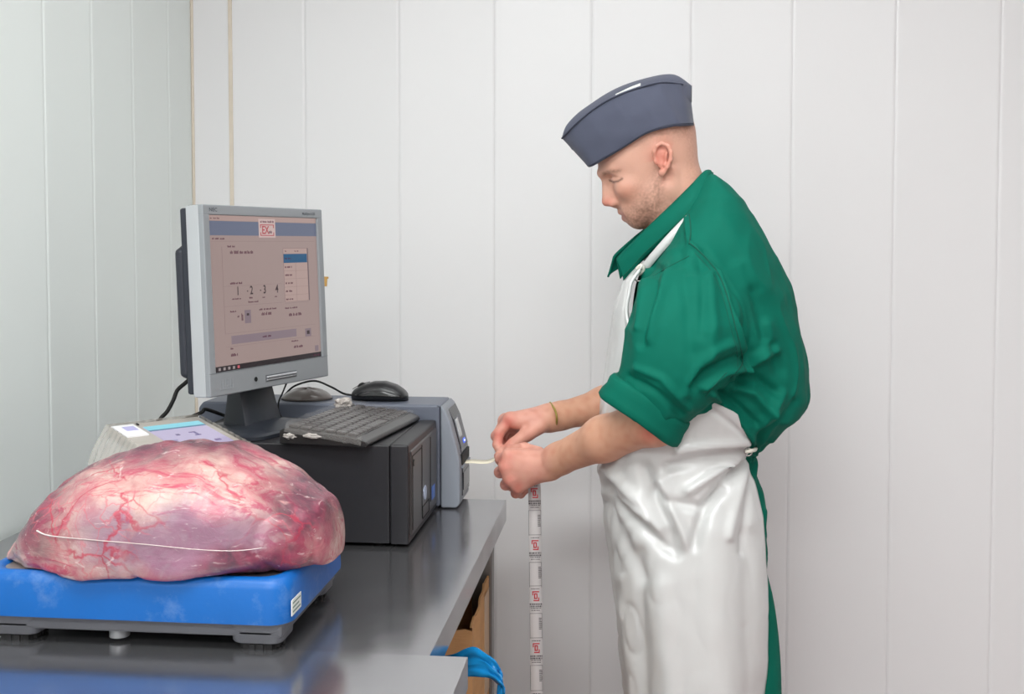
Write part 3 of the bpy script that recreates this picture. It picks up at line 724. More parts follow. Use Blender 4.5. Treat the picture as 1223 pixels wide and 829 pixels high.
for i in range(24):
    u = .12+.80*i/23; x = -.058+.116*u; h0 = .010; h1 = mouse_top(u)*.70-.002*math.cos(u*6)
    hw_ = .031*(max(0, 1-(2*u-1)**4))**.35*(.92+.1*u)+.0018
    Gs.append([(x, -hw_*(1.0-.04*k*k/9), h0+(h1-h0)*k/6*.75) for k in range(7)])
grid_mesh('side_grip', Gs, mat('mouse_grip', (20, 20, 22), .18), ms, thick=.001)
whl = cyl('scroll_wheel', (-.036, -.004, .026), (-.036, .004, .026), .0085, m_rub, ms)
tube('button_split', [(-.056, 0, .021), (-.04, 0, .0305), (-.02, 0, .0365)], .0007, m_line, ms, n=6)
def local(o, pts): return [np.array(p)-np.array(o.location) for p in pts]
tube('mouse_cord', local(ms, [(mc[0]-.056, 2.203, mz+.009), ony(410, 470, 2.20), ony(395, 462, 2.17), ony(375, 455, 2.20), ony(352, 461, 2.24), ony(340, 472, 2.26)]), .0021, m_rub, ms, n=8)

# ------------------------------------------------------------------ loose cables
def cable(pts, r, label):
    o = tube('cable', pts, r, m_rub, n=10); tag(o, label, 'cable', 'loose black cables'); return o
cable([ony(229, 450, 2.02), ony(222, 457, 2.0), ony(212, 466, 2.0), ony(207, 478, 1.99), ony(200, 491, 1.98), ony(192, 500, 1.97), ony(186, 512, 1.96), ony(182, 560, 1.98), (-.90, 2.0, TZ+.006)], .0038, 'thick black cable running from behind the monitor down by the wall')
cable([(-.655, 2.10, 1.15), ony(338, 468, 2.10), ony(333, 480, 2.09), ony(333, 492, 2.08), (-.66, 2.07, PH+.004)], .0016, 'thin black cable hanging down beside the monitor stand')
cable([(-.72, 2.09, PH+.012), ony(315, 492, 2.08), ony(335, 499, 2.06), ony(352, 505, 2.03), (-.605, 2.0, PH+.004), (-.585, 1.99, PH+.003)], .0024, 'black keyboard cable lying over the monitor base')
cable([(-.86, 2.06, PH+.003), ony(240, 493, 2.07), ony(246, 489, 2.08), (-.80, 2.13, PH+.003)], .0035, 'short black cable looping behind the monitor foot')

# ------------------------------------------------------------------ scale terminal in plastic film
A = ony(127, 509, 1.80); B = ony(237, 496.5, 1.892); Cc = ony(328, 546, 1.704)
# keep the face planar and rectangular-ish
Cc = B+(Cc-B)*.92
D = A+(Cc-B)
Av, Bv, Cv, Dv = map(Vector, (A, B, Cc, D))
ctr = (Av+Bv+Cv+Dv)/4; nrm = (Bv-Av).cross(Av-Dv).normalized()
if nrm.z < 0: nrm = -nrm
term = empty('scale_terminal', (ctr.x, ctr.y, TZ)); tag(term, 'scale terminal with touch screen wrapped in creased plastic film behind the meat', 'terminal')
O = Vector(term.location)
def face(u, v, d=0.0): return Av+(Bv-Av)*u+(Dv-Av)*v+nrm*d-O      # u along the top edge, v towards the front
def slab(name, u0, v0, u1, v1, d0, d1, m, bev=0.0, parent=None):
    bm = bmesh.new(); vs_ = [bm.verts.new(face(u, v, d)) for d in (d0, d1) for u, v in ((u0, v0), (u1, v0), (u1, v1), (u0, v1))]
    for f in ((0, 1, 2, 3), (4, 5, 6, 7), (0, 1, 5, 4), (1, 2, 6, 5), (2, 3, 7, 6), (3, 0, 4, 7)): bm.faces.new([vs_[i] for i in f])
    bmesh.ops.recalc_face_normals(bm, faces=bm.faces)
    if bev: bmesh.ops.bevel(bm, geom=list(bm.edges), offset=bev, segments=2, affect='EDGES', profile=.5)
    o = from_bm(name, bm, m, parent or term); return wn(o) if bev else o
m_term = mat('terminal_grey', (170, 162, 154), .35, coat=.5, coat_rough=.12, bump=.35, bscale=45)
slab('housing', 0, 0, 1, 1, -.020, 0, m_term, .005)
sc2 = slab('touch_screen', .30, .14, .90, .86, -.002, .0012, mat('touch_glow', (20, 20, 24), .15, emit=(182, 172, 202), estr=1.0), 0)
def tslab(u0, v0, u1, v1, rgb, k=1): slab('screen_field', .30+.60*u0, .14+.72*v0, .30+.60*u1, .14+.72*v1, .001, .0014+.0003*k, mat('tscr%d_%d_%d' % rgb, (15, 15, 15), .2, emit=rgb, estr=1.0), 0, sc2)
tslab(0, 0, 1, .13, (128, 206, 222)); tslab(0, .13, 1, .16, (70, 120, 150)); tslab(.30, .34, .36, .38, (104, 92, 132)); tslab(.55, .32, .66, .34, (110, 96, 140)); tslab(.62, .34, .66, .44, (100, 90, 140)); tslab(.58, .42, .68, .44, (110, 96, 140))
tslab(.75, .62, .85, .66, (120, 104, 150)); tslab(.72, .86, .98, .94, (226, 196, 138)); tslab(.02, .5, .2, .53, (150, 140, 180))
slab('sticker', .02, .05, .25, .32, 0, .0022, mat('sticker_white_t', (232, 230, 232), .35, var=.06, vscale=90), .0)
slab('sticker_print', .10, .10, .22, .20, .0021, .0026, mat('sticker_lilac', (176, 172, 214), .4), .0)
slab('indicator', .285, .04, .305, .07, 0, .002, m_line)
# support column down to the table
bm = bmesh.new(); mid = face(.5, .45, -.03); bm_box(bm, (mid.x-.03, mid.y-.025, .008), (mid.x+.03, mid.y+.025, mid.z), .004, 1)
from_bm('support_column', bm, m_base, term)
box('support_foot', (mid.x-.06, mid.y-.05, 0), (mid.x+.06, mid.y+.05, .010), m_base, term, bev=.003)
# film skirt hanging from the left edge and gathered downwards
m_skirt = mat('film_skirt', (196, 190, 182), .2, alpha=.55, coat=.6, bump=.3, bscale=60)
def skirt(pts, out, drop, n=60, seed=0):
    P = [np.array(face(*p)) for p in pts]; P = spline(P, n) if len(P) > 2 else np.array([P[0]+(P[1]-P[0])*t for t in np.linspace(0, 1, n)])
    Gk = []
    for i in range(14):
        t = i/13; row = []
        for j, p in enumerate(P):
            f = (math.sin(j*1.25+seed)*.5+noise.noise(Vector((j*.55, seed, t*1.5))))*.0055*(.25+t)
            row.append(p+np.array(out)*(t*.85+.15*math.sin(t*3))+np.array(out)/np.linalg.norm(out)*f+np.array([0, 0, -drop*t+.002]))
        Gk.append(row)
    return grid_mesh('film_skirt', Gk, m_skirt, term)
skirt([(0, 0, .001), (0, 1, .001)], (-.035, -.02, 0), .10, 70, 1)
skirt([(0, 0, .001), (1, 0, .001)], (-.004, .008, 0), .026, 60, 4)
skirt([(1, 0, .001), (1, 1, .001)], (.005, .003, 0), .024, 60, 7)
# ------------------------------------------------------------------ implicit-surface helpers for the figure
class Field:
    def __init__(s, lo, hi, h):
        s.lo = np.array(lo, float); s.h = h; s.n = np.ceil((np.array(hi)-s.lo)/h).astype(int)+1
        s.v = np.full(s.n, 1.0, np.float32)
        s.ax = [s.lo[i]+h*np.arange(s.n[i]) for i in range(3)]
    def win(s, lo, hi):
        a = np.clip(np.floor((np.array(lo)-s.lo)/s.h).astype(int), 0, s.n-1); b = np.clip(np.ceil((np.array(hi)-s.lo)/s.h).astype(int)+1, 1, s.n)
        sl = tuple(slice(a[i], b[i]) for i in range(3))
        return sl, np.meshgrid(*[s.ax[i][sl[i]] for i in range(3)], indexing='ij', sparse=True)
    def put(s, prim, k=0.0, sub=False):
        f, lo, hi = prim; m = k+0.012
        sl, (X, Y, Z) = s.win(np.array(lo)-m, np.array(hi)+m)
        d = f(X, Y, Z).astype(np.float32); a = s.v[sl]
        if sub:
            if k > 0: h = np.clip(.5-.5*(a+d)/k, 0, 1); s.v[sl] = a*(1-h)+(-d)*h+k*h*(1-h)
            else: s.v[sl] = np.maximum(a, -d)
        else:
            if k > 0: h = np.clip(.5+.5*(a-d)/k, 0, 1); s.v[sl] = a*(1-h)+d*h-k*h*(1-h)
            else: s.v[sl] = np.minimum(a, d)
def cap_(p, q, r1, r2=None, flat=None):
    p = np.array(p, float); q = np.array(q, float); r2 = r1 if r2 is None else r2; d = q-p; L2 = max(d@d, 1e-12)
    def f(X, Y, Z):
        t = np.clip(((X-p[0])*d[0]+(Y-p[1])*d[1]+(Z-p[2])*d[2])/L2, 0, 1)
        return np.sqrt((X-p[0]-t*d[0])**2+(Y-p[1]-t*d[1])**2+(Z-p[2]-t*d[2])**2)-(r1+(r2-r1)*t)
    r = max(r1, r2); return f, np.minimum(p, q)-r, np.maximum(p, q)+r
def ell_(c, rad, axes=None):
    c = np.array(c, float); rad = np.array(rad, float); A = np.eye(3) if axes is None else np.array(axes, float)
    def f(X, Y, Z):
        dx, dy, dz = X-c[0], Y-c[1], Z-c[2]
        q = [(dx*A[i][0]+dy*A[i][1]+dz*A[i][2]) for i in range(3)]
        k0 = np.sqrt(sum((q[i]/rad[i])**2 for i in range(3))); k1 = np.sqrt(sum((q[i]/rad[i]**2)**2 for i in range(3)))+1e-9
        return k0*(k0-1)/k1
    e = np.sqrt(((A.T*rad)**2).sum(1)) if axes is not None else rad
    return f, c-e, c+e
def loft_z(rows, n=2.4):
    """rows: (z, xfront, xback, half width, y centre) -> solid with superelliptic sections"""
    T = np.array(sorted(rows)); z = T[:, 0]
    def f(X, Y, Z):
        zz = np.clip(Z, z[0], z[-1])
        def I(k): return np.interp(zz.ravel(), z, T[:, k]).reshape(zz.shape)
        xf, xb, b, yc = I(1), I(2), I(3), I(4)
        cx = (xf+xb)/2; a = (xb-xf)/2
        rho = ((np.abs(X-cx)/a)**n+(np.abs(Y-yc)/b)**n)**(1/n)
        d = (rho-1)*np.minimum(a, b); dz = np.maximum(z[0]-Z, Z-z[-1])
        return np.where(dz > 0, np.sqrt(np.maximum(d, 0)**2+dz**2), np.maximum(d, dz*.5))
    return f, (T[:, 1].min(), (T[:, 4]-T[:, 3]).min(), z[0]), (T[:, 2].max(), (T[:, 4]+T[:, 3]).max(), z[-1])
def nets(fl):
    v = fl.v.copy()
    for i in range(3):
        for e in (0, -1):
            ix = [slice(None)]*3; ix[i] = e; v[tuple(ix)] = 1.0
    s = v < 0; c = np.zeros(np.array(s.shape)-1, np.int8)
    for a in (0, 1):
        for b in (0, 1):
            for d in (0, 1): c += s[a:s.shape[0]-1+a, b:s.shape[1]-1+b, d:s.shape[2]-1+d]
    act = (c > 0) & (c < 8); idx = np.full(act.shape, -1, np.int64); ai = np.argwhere(act); idx[act] = np.arange(len(ai))
    pos = np.zeros((len(ai), 3)); cn = np.zeros(len(ai))
    corners = [np.array((a, b, d)) for a in (0, 1) for b in (0, 1) for d in (0, 1)]
    for i in range(8):
        for j in range(i+1, 8):
            if np.abs(corners[i]-corners[j]).sum() != 1: continue
            va = v[tuple((ai+corners[i]).T)]; vb = v[tuple((ai+corners[j]).T)]; m = (va < 0) != (vb < 0)
            t = np.where(m, va/np.where(m, va-vb, 1), 0)
            pos += m[:, None]*(corners[i]+t[:, None]*(corners[j]-corners[i])); cn += m
    P = fl.lo+(ai+pos/cn[:, None])*fl.h
    quads = []
    for ax in range(3):
        b, d = (ax+1) % 3, (ax+2) % 3
        s0 = [slice(None)]*3; s1 = [slice(None)]*3; s0[ax] = slice(0, -1); s1[ax] = slice(1, None)
        a0 = s[tuple(s0)]; a1 = s[tuple(s1)]
        e = np.argwhere(a0 != a1); e = e[(e[:, b] > 0) & (e[:, d] > 0)]
        fl_ = a0[tuple(e.T)]
        eb = np.zeros(3, int); eb[b] = 1; ed = np.zeros(3, int); ed[d] = 1
        q = np.stack([idx[tuple(e.T)], idx[tuple((e-eb).T)], idx[tuple((e-eb-ed).T)], idx[tuple((e-ed).T)]], 1)
        q[~fl_] = q[~fl_][:, ::-1]; quads.append(q)
    Q = np.concatenate(quads); Q = Q[(Q >= 0).all(1)]
    return P, Q[:, ::-1]
def vnormals(P, Q):
    n = np.cross(P[Q[:, 2]]-P[Q[:, 0]], P[Q[:, 3]]-P[Q[:, 1]]); N = np.zeros_like(P)
    for k in range(4): np.add.at(N, Q[:, k], n)
    return N/np.maximum(np.linalg.norm(N, axis=1), 1e-12)[:, None]
def relax(P, Q, it=1, w=.5):
    for _ in range(it):
        S = np.zeros_like(P); c = np.zeros(len(P))
        for a, b in ((0, 1), (1, 2), (2, 3), (3, 0)):
            np.add.at(S, Q[:, a], P[Q[:, b]]); np.add.at(S, Q[:, b], P[Q[:, a]]); np.add.at(c, Q[:, a], 1); np.add.at(c, Q[:, b], 1)
        P = P*(1-w)+w*S/np.maximum(c, 1)[:, None]
    return P
def fast_mesh(name, P, Q, m, parent, col=None):
    me = bpy.data.meshes.new(name); nq = len(Q)
    me.vertices.add(len(P)); me.vertices.foreach_set('co', np.asarray(P, np.float32).ravel())
    me.loops.add(nq*4); me.loops.foreach_set('vertex_index', np.asarray(Q, np.int32).ravel())
    me.polygons.add(nq); me.polygons.foreach_set('loop_start', np.arange(0, nq*4, 4, dtype=np.int32))
    me.update(calc_edges=True); me.validate()
    me.polygons.foreach_set('use_smooth', np.ones(len(me.polygons), bool))
    if col is not None:
        at = me.attributes.new('tint', 'FLOAT_COLOR', 'POINT'); c4 = np.ones((len(P), 4), np.float32); c4[:, :3] = col; at.data.foreach_set('color', c4.ravel())
    return link_mesh(name, me, m, parent)
def sstep(x, a, b): t = np.clip((x-a)/(b-a), 0, 1); return t*t*(3-2*t)
def to_px(P):
    d = P-CAMP; z = d@FW; return PX+F*(d@RT)/z, PY-F*(d@UP)/z
def dist_poly(x, y, pts):
    best = np.full(x.shape, 1e9)
    for (ax, ay), (bx, by) in zip(pts[:-1], pts[1:]):
        dx, dy = bx-ax, by-ay; t = np.clip(((x-ax)*dx+(y-ay)*dy)/(dx*dx+dy*dy+1e-9), 0, 1)
        best = np.minimum(best, np.hypot(x-ax-t*dx, y-ay-t*dy))
    return best
def nfield(P, sc, seed=0.0):
    o = Vector((seed, seed*.37, seed*1.7))
    return np.array([noise.noise(Vector((p[0]*sc[0], p[1]*sc[1], p[2]*sc[2]))+o) for p in P])

# ------------------------------------------------------------------ the man: body (head, neck, torso, arms, hands in one surface)
man = empty('person', (M(830, 600)[0], MANY, 0)); tag(man, 'man in green work shirt, white apron and grey cap holding a label strip', 'person')
MO = np.array(man.location)
B_ = Field(M(575, 60)*[1, 0, 0]+[0, MANY-.29, .87], M(900, 60)*[1, 0, 0]+[0, MANY+.29, 1.72], 0.0024)
S_ = lambda p, s: M(p[0], p[1], p[2]*s)
# head axes in world: forward-down, up-forward, lateral
tl = R(25); ax_f = np.array([-math.cos(tl), 0, -math.sin(tl)]); ax_u = np.array([-math.sin(tl), 0, math.cos(tl)]); ax_l = np.array([0, 1, 0])
HA = [ax_f, ax_l, ax_u]
B_.put(ell_(M(771, 161), (.095, .075, .096), HA))
B_.put(ell_(M(783, 171), (.072, .073, .078), HA), .015)
B_.put(ell_(M(752, 186), (.064, .066, .050), HA), .015)          # forehead
B_.put(ell_(M(764, 205), (.058, .063, .078), HA), .022)          # mid face
B_.put(ell_(M(766, 235), (.044, .051, .056), HA), .025)          # lower face
for s in (-1, 1):
    B_.put(cap_(S_((764, 256, .012), s), S_((797, 226, .052), s), .017, .018), .028)   # jaw line
    B_.put(ell_(S_((748, 224, .042), s), (.019, .016, .016), HA), .020)                  # cheek
    B_.put(cap_(S_((719, 207, .008), s), S_((733, 202, .042), s), .0095, .009), .010)     # brow
B_.put(ell_(M(762.5, 262), (.0155, .021, .014), HA), .016)                                   # chin
B_.put(ell_(M(752, 251), (.014, .026, .019), HA), .016)                                   # muzzle
for s in (-1, 1):
    B_.put(ell_(S_((725, 215.5, .031), s), (.014, .017, .0100), HA), .012, sub=True)       # eye socket
    B_.put(ell_(S_((738, 214, .031), s), (.0125, .0135, .0115), HA), .003)
    B_.put(cap_(S_((729.5, 216.5, .022), s), S_((740, 216.0, .046), s), .0012), .0015, sub=True)   # lid line                  # eyeball and lid
B_.put(cap_(M(722.5, 214), M(724.5, 237), .0062, .0085), .008)                              # nose bridge
B_.put(cap_(M(731, 217), M(735, 241), .0095, .0125), .010)
B_.put(ell_(M(725.5, 241), (.0105, .0098, .0085), HA), .007)                               # nose tip
for s in (-1, 1): B_.put(ell_(S_((732.5, 243, .0125), s), (.0095, .0062, .0065), HA), .006)  # nostril wing
for s in (-1, 1): B_.put(ell_(S_((731, 248, .0065), s), (.0045, .003, .003), HA), .002, sub=True)
for s in (-1, 1):
    B_.put(cap_(M(741.5, 253.0), S_((752, 253.5, .021), s), .0052, .0032), .005)           # upper lip
    B_.put(cap_(M(746.5, 260.5), S_((754, 258.5, .019), s), .0055, .0032), .005)           # lower lip
    B_.put(cap_(M(741.0, 257.3), S_((754.5, 256.6, .023), s), .0016), .002, sub=True)      # mouth line
    # ear
    E_ = lambda x, y, d: M(x, y, s*(.076+d))
    B_.put(ell_(E_(791, 188, .000), (.0165, .006, .027), HA), .006)
    hel = [(783, 190, .002), (781.5, 181, .007), (784.5, 174, .010), (791, 171, .012), (798, 174.5, .013), (801.5, 182, .013), (801, 191, .012), (797.5, 199, .010), (793, 205.5, .007)]
    for a, b in zip(hel[:-1], hel[1:]): B_.put(cap_(E_(*a), E_(*b), .0036), .003)
    B_.put(ell_(E_(790.5, 207, .005), (.0075, .0045, .0075), HA), .005)
    B_.put(cap_(E_(796, 182, .008), E_(793.5, 197, .007), .0030), .004)
    B_.put(ell_(E_(789, 190.5, .012), (.0075, .009, .0105), HA), .004, sub=True)
    B_.put(ell_(E_(783.5, 193.5, .004), (.0035, .0035, .0055), HA), .003)
# neck, shoulders and trunk core
B_.put(cap_(M(797, 196), M(820, 262), .0545, .062), .025)
for s in (-1, 1): B_.put(cap_(S_((799, 208, .055), s), S_((797, 262, .030), s), .011, .012), .018)   # neck muscle
B_.put(cap_(M(784, 238), M(812, 285), .030, .036), .02)
for s in (-1, 1): B_.put(cap_(M(830, 285), S_((828, 345, .14), s), .040, .042), .04)
B_.put(ell_(M(846, 385), (.10, .145, .145)), .05)
B_.put(ell_(M(832, 480), (.095, .135, .14)), .05)
def chain(pts, rad, k=.004):
    g = []
    for (a, b), (r1, r2) in zip(zip(pts[:-1], pts[1:]), zip(rad[:-1], rad[1:])): g.append(cap_(M(*a), M(*b), r1, r2))
    return g
# near (left) arm
B_.put(cap_(M(828, 350, -.165), M(785, 498, -.205), .045, .043), .03)
B_.put(ell_(M(783, 508, -.205), (.040, .036, .034)), .02)
B_.put(cap_(M(778, 503, -.203), M(722, 524, -.130), .0395, .0410), .02)
B_.put(cap_(M(722, 524, -.130), M(668, 548, -.055), .0390, .0300), .02)
B_.put(cap_(M(668, 548, -.055), M(650, 556, -.036), .0290, .0285), .015)
B_.put(ell_(M(659, 566, -.050), (.012, .012, .012)), .014)   # wrist bone
# far (right) arm
B_.put(cap_(M(828, 350, .165), M(790, 480, .215), .045, .043), .03)
B_.put(cap_(M(788, 478, .213), M(725, 484, .155), .040, .0395), .02)
B_.put(cap_(M(725, 484, .155), M(668, 497, .098), .038, .0275), .02)
B_.put(cap_(M(668, 497, .098), M(655, 500, .085), .0275, .0270), .015)
# near hand: metacarpals into a palm, then the curled fingers
def hand(wrist, mcp, fingers, thumb, rm, rf, web):
    wr = M(*wrist)
    for i, m_ in enumerate(mcp): B_.put(cap_(wr, M(*m_), .0245, rm[i]), .010)
    for i in range(3): B_.put(cap_(M(*mcp[i]), M(*mcp[i+1]), rm[i]*.97, rm[i+1]*.97), .006)
    for w_ in web: B_.put(cap_(M(*w_[0]), M(*w_[1]), w_[2], w_[3]), .012)
    for fgr, rd in zip(fingers, rf):
        for (a, b), (r1, r2) in zip(zip(fgr[:-1], fgr[1:]), zip(rd[:-1], rd[1:])): B_.put(cap_(M(*a), M(*b), r1, r2), .0028)
        for q, rq in zip(fgr[1:-1], rd[1:-1]): B_.put(ell_(M(*q), (rq*1.08,)*3), .002)
    for (a, b), (r1, r2) in zip(zip(thumb[0][:-1], thumb[0][1:]), zip(thumb[1][:-1], thumb[1][1:])): B_.put(cap_(M(*a), M(*b), r1, r2), .005)
near_mcp = [(608, 545, -.036), (605, 558, -.040), (610, 571, -.039), (619, 581, -.033)]
near_f = [[(608, 545, -.036), (598, 549, -.010), (596, 545, .010), (598, 540, .020)],
          [(605, 558, -.040), (597, 564, -.010), (604, 566, .016), (616, 560, .014)],
          [(610, 571, -.039), (604, 579, -.010), (611, 581, .014), (622, 574, .012)],
          [(619, 581, -.033), (616, 589, -.008), (622, 590, .012), (631, 583, .012)]]
near_rf = [[.0115, .0108, .0092, .0080], [.0118, .0112, .0095, .0082], [.0112, .0106, .0092, .0080], [.0102, .0096, .0084, .0074]]
hand((652, 556, -.040), near_mcp, near_f, ([(642, 543, -.018), (626, 537, -.004), (610, 537.5, .010), (599, 540.5, .022)], [.0165, .0135, .0112, .0088]), [.0150, .0152, .0148, .0135], near_rf,
     [((636, 548, -.03), (616, 545, -.025), .019, .014)])
far_mcp = [(609, 501, .058), (604, 503, .078), (606, 507, .097), (612, 512, .113)]
far_f = [[(609, 501, .058), (595.5, 518, .048), (594, 531, .038), (597, 541, .030)],
         [(604, 503, .078), (593, 521, .070), (599, 535, .058), (606, 541, .047)],
         [(606, 507, .097), (598, 525, .090), (606, 536, .078), (614, 538, .068)],
         [(612, 512, .113), (605, 528, .106), (612, 536, .096), (619, 536, .088)]]
far_rf = [[.0118, .0110, .0095, .0080], [.0120, .0112, .0096, .0082], [.0112, .0106, .0092, .0080], [.0102, .0096, .0084, .0074]]
hand((656, 499, .085), far_mcp, far_f, ([(646, 507, .062), (630, 518, .046), (613, 530.5, .036), (601, 539, .028)], [.0185, .0150, .0120, .0090]), [.0150, .0150, .0146, .0135], far_rf,
     [((640, 503, .065), (618, 505, .06), .019, .013)])
P, Q = nets(B_); del B_
P = relax(P, Q, 1, .4)
# own colouring of the skin: ruddier ears, lips, elbows and knuckles, beard stubble, brows and cropped hair; eyelid crease shade painted in
x, y = to_px(P); dyv = P[:, 1]-MANY
nz1 = nfield(P, (70, 70, 70), 3.0); nz2 = nfield(P, (260, 260, 260), 8.0)
skin = np.array(lin((218, 168, 148))); col = np.tile(skin, (len(P), 1))
def blend(mask, rgb, amt=1.0):
    global col
    mk = np.clip(mask*amt, 0, 1)[:, None]; col = col*(1-mk)+np.array(lin(rgb))*mk
head = y < 300
def gs(cx, cy, rx, ry): return np.exp(-(((x-cx)/rx)**2+((y-cy)/ry)**2))
blend((~head)*1.0, (208, 156, 128), .9)
blend((~head)*sstep(x, 668, 640), (216, 156, 140), .9)
blend((~head)*gs(777, 518, 14, 12), (214, 120, 104), .8)
for c_ in near_mcp+far_mcp+[f[1] for f in near_f]+[f[1] for f in far_f]: blend((~head)*gs(c_[0], c_[1], 6, 6), (204, 112, 100), .55)
blend((~head)*np.clip(nz1, 0, 1), (184, 112, 90), .45); blend(np.clip(-nz1, 0, 1), (222, 172, 150), .35)
blend(head*gs(791, 190, 14, 22)*(np.abs(dyv) > .068), (212, 124, 108), .75)
blend(head*gs(724, 243, 10, 8), (206, 120, 104), .6); blend(head*gs(748, 230, 16, 12), (206, 134, 112), .45)
lips = head*(gs(746, 257, 8, 4.5))*(np.abs(dyv) < .024); blend(lips, (176, 98, 92), .75)
stub = head*np.clip(gs(776, 248, 20, 26)+gs(762, 264, 16, 12)+.8*gs(738, 249, 6, 4)+.7*gs(786, 215, 7, 16), 0, 1)
blend(stub*np.clip(.62+.7*nz2+.3*nz1, 0, 1), (126, 92, 76), .72)
hair = head*sstep(y+(x-760)*.12, 182, 158)*sstep(x, 752, 775); blend(hair*np.clip(.6+.6*nz2, 0, 1), (164, 124, 106), .6)
blend(head*sstep(x, 812, 826)*sstep(y, 250, 200)*np.clip(.5+.6*nz2, 0, 1), (176, 128, 108), .4)
brow = head*np.exp(-(dist_poly(x, y, [(721, 208), (730, 204.5), (742, 204)])/2.4)**2)*sstep(x, 748, 736)*(np.abs(dyv) > .008)
blend(brow*np.clip(.75+.7*nz2, 0, 1), (120, 84, 66), .7)
lash = head*np.exp(-(dist_poly(x, y, [(728, 215.6), (733, 217.4), (738, 216.6), (743, 213.6)])/1.15)**2)*(np.abs(dyv) > .012); blend(lash, (70, 44, 40), .85)
crease_shade = head*np.exp(-(dist_poly(x, y, [(728, 212), (735, 210.5), (743, 212)])/1.0)**2)*(np.abs(dyv) > .014); blend(crease_shade, (176, 122, 104), .4)  # shade of the upper lid crease, put into the skin tint
m_skin = mat('skin', (214, 160, 134), .48, sss=.12, spec=.4)
nt = m_skin.node_tree; an = nt.nodes.new('ShaderNodeAttribute'); an.attribute_name = 'tint'; b_ = nt.nodes['Principled BSDF']
nt.links.new(an.outputs['Color'], b_.inputs['Base Color'])
nn = nt.nodes.new('ShaderNodeTexNoise'); nn.inputs['Scale'].default_value = 420; tcn = nt.nodes.new('ShaderNodeTexCoord'); nt.links.new(tcn.outputs['Object'], nn.inputs['Vector'])
bpn = nt.nodes.new('ShaderNodeBump'); bpn.inputs['Strength'].default_value = .25; bpn.inputs['Distance'].default_value = .0015; nt.links.new(nn.outputs[0], bpn.inputs['Height']); nt.links.new(bpn.outputs[0], b_.inputs['Normal'])
fast_mesh('body', P-MO, Q, m_skin, man, col)
# finger nails that show
m_nail = mat('nail', (222, 168, 156), .25)
def to_l(pts): return [np.array(p)-MO for p in pts]

# ------------------------------------------------------------------ shirt
m_green = mat('cloth_green', (0, 102, 84), .75, var=.06, vscale=30, spec=.2, bump=.12, bscale=900)
S2 = Field((M(700, 60)[0], MANY-.34, .66), (M(985, 60)[0], MANY+.34, 1.56), 0.0036)
rows = []
for yy, xf, xb, hb_, yc in ((212, 846, 852, .030, 0), (225, 842, 867, .076, 0), (240, 834, 884, .112, 0), (258, 820, 899, .138, 0), (275, 804, 909, .152, 0), (295, 788, 919, .168, 0), (315, 772, 928, .180, 0), (340, 762, 939, .190, 0),
                        (390, 753, 954, .196, 0), (440, 744, 963, .196, 0), (470, 738, 965, .196, 0), (490, 734, 957, .190, 0), (505, 734, 938, .168, 0), (520, 734, 912, .152, 0), (536, 734, 896, .145, 0),
                        (552, 733, 901, .150, 0), (600, 736, 911, .172, 0), (650, 742, 912, .176, 0), (684, 746, 914, .178, 0)):
    p = M(xf, yy); q = M(xb, yy); rows.append((p[2], p[0], q[0], hb_, MANY+yc))
S2.put(loft_z(rows, 2.25))
for s in (-1, 1): S2.put(cap_(S_((850, 246, .040), s), S_((834, 322, .150), s), .040, .046), .04)
for s in (-1, 1):
    if s < 0: arm = [(828, 345, -.155, .066), (822, 378, -.190, .084), (817, 408, -.206, .090), (804, 440, -.212, .082), (786, 466, -.212, .066)]
    else: arm = [(828, 345, .155, .066), (820, 380, .185, .078), (812, 405, .200, .078), (802, 440, .21, .070), (790, 462, .215, .058)]
    for a, b in zip(arm[:-1], arm[1:]): S2.put(cap_(M(*a[:3]), M(*b[:3]), a[3], b[3]), .035)
P, Q = nets(S2); del S2
P = relax(P, Q, 3, .5); N = vnormals(P, Q); x, y = to_px(P); dyv = P[:, 1]-MANY
near = sstep(-dyv, .0, .06); far_ = sstep(dyv, .0, .06)
disp = np.zeros(len(P))
def fold(pts, wd, amp, mask=None):
    global disp
    d = dist_poly(x, y, pts); disp += 1.7*amp*np.exp(-(d/wd)**2)*(near if mask is None else mask)
# armhole seam and yoke seam
SEAM = [(820, 262), (823, 290), (835, 300), (856, 324), (868, 352), (878, 390), (885, 418), (886, 436), (872, 452)]
fold(SEAM, 2.2, -.0045); fold([(p[0]+6, p[1]-1) for p in SEAM[2:]], 3.5, .0035)
fold([(822, 255), (822, 295)], 1.5, -.002)
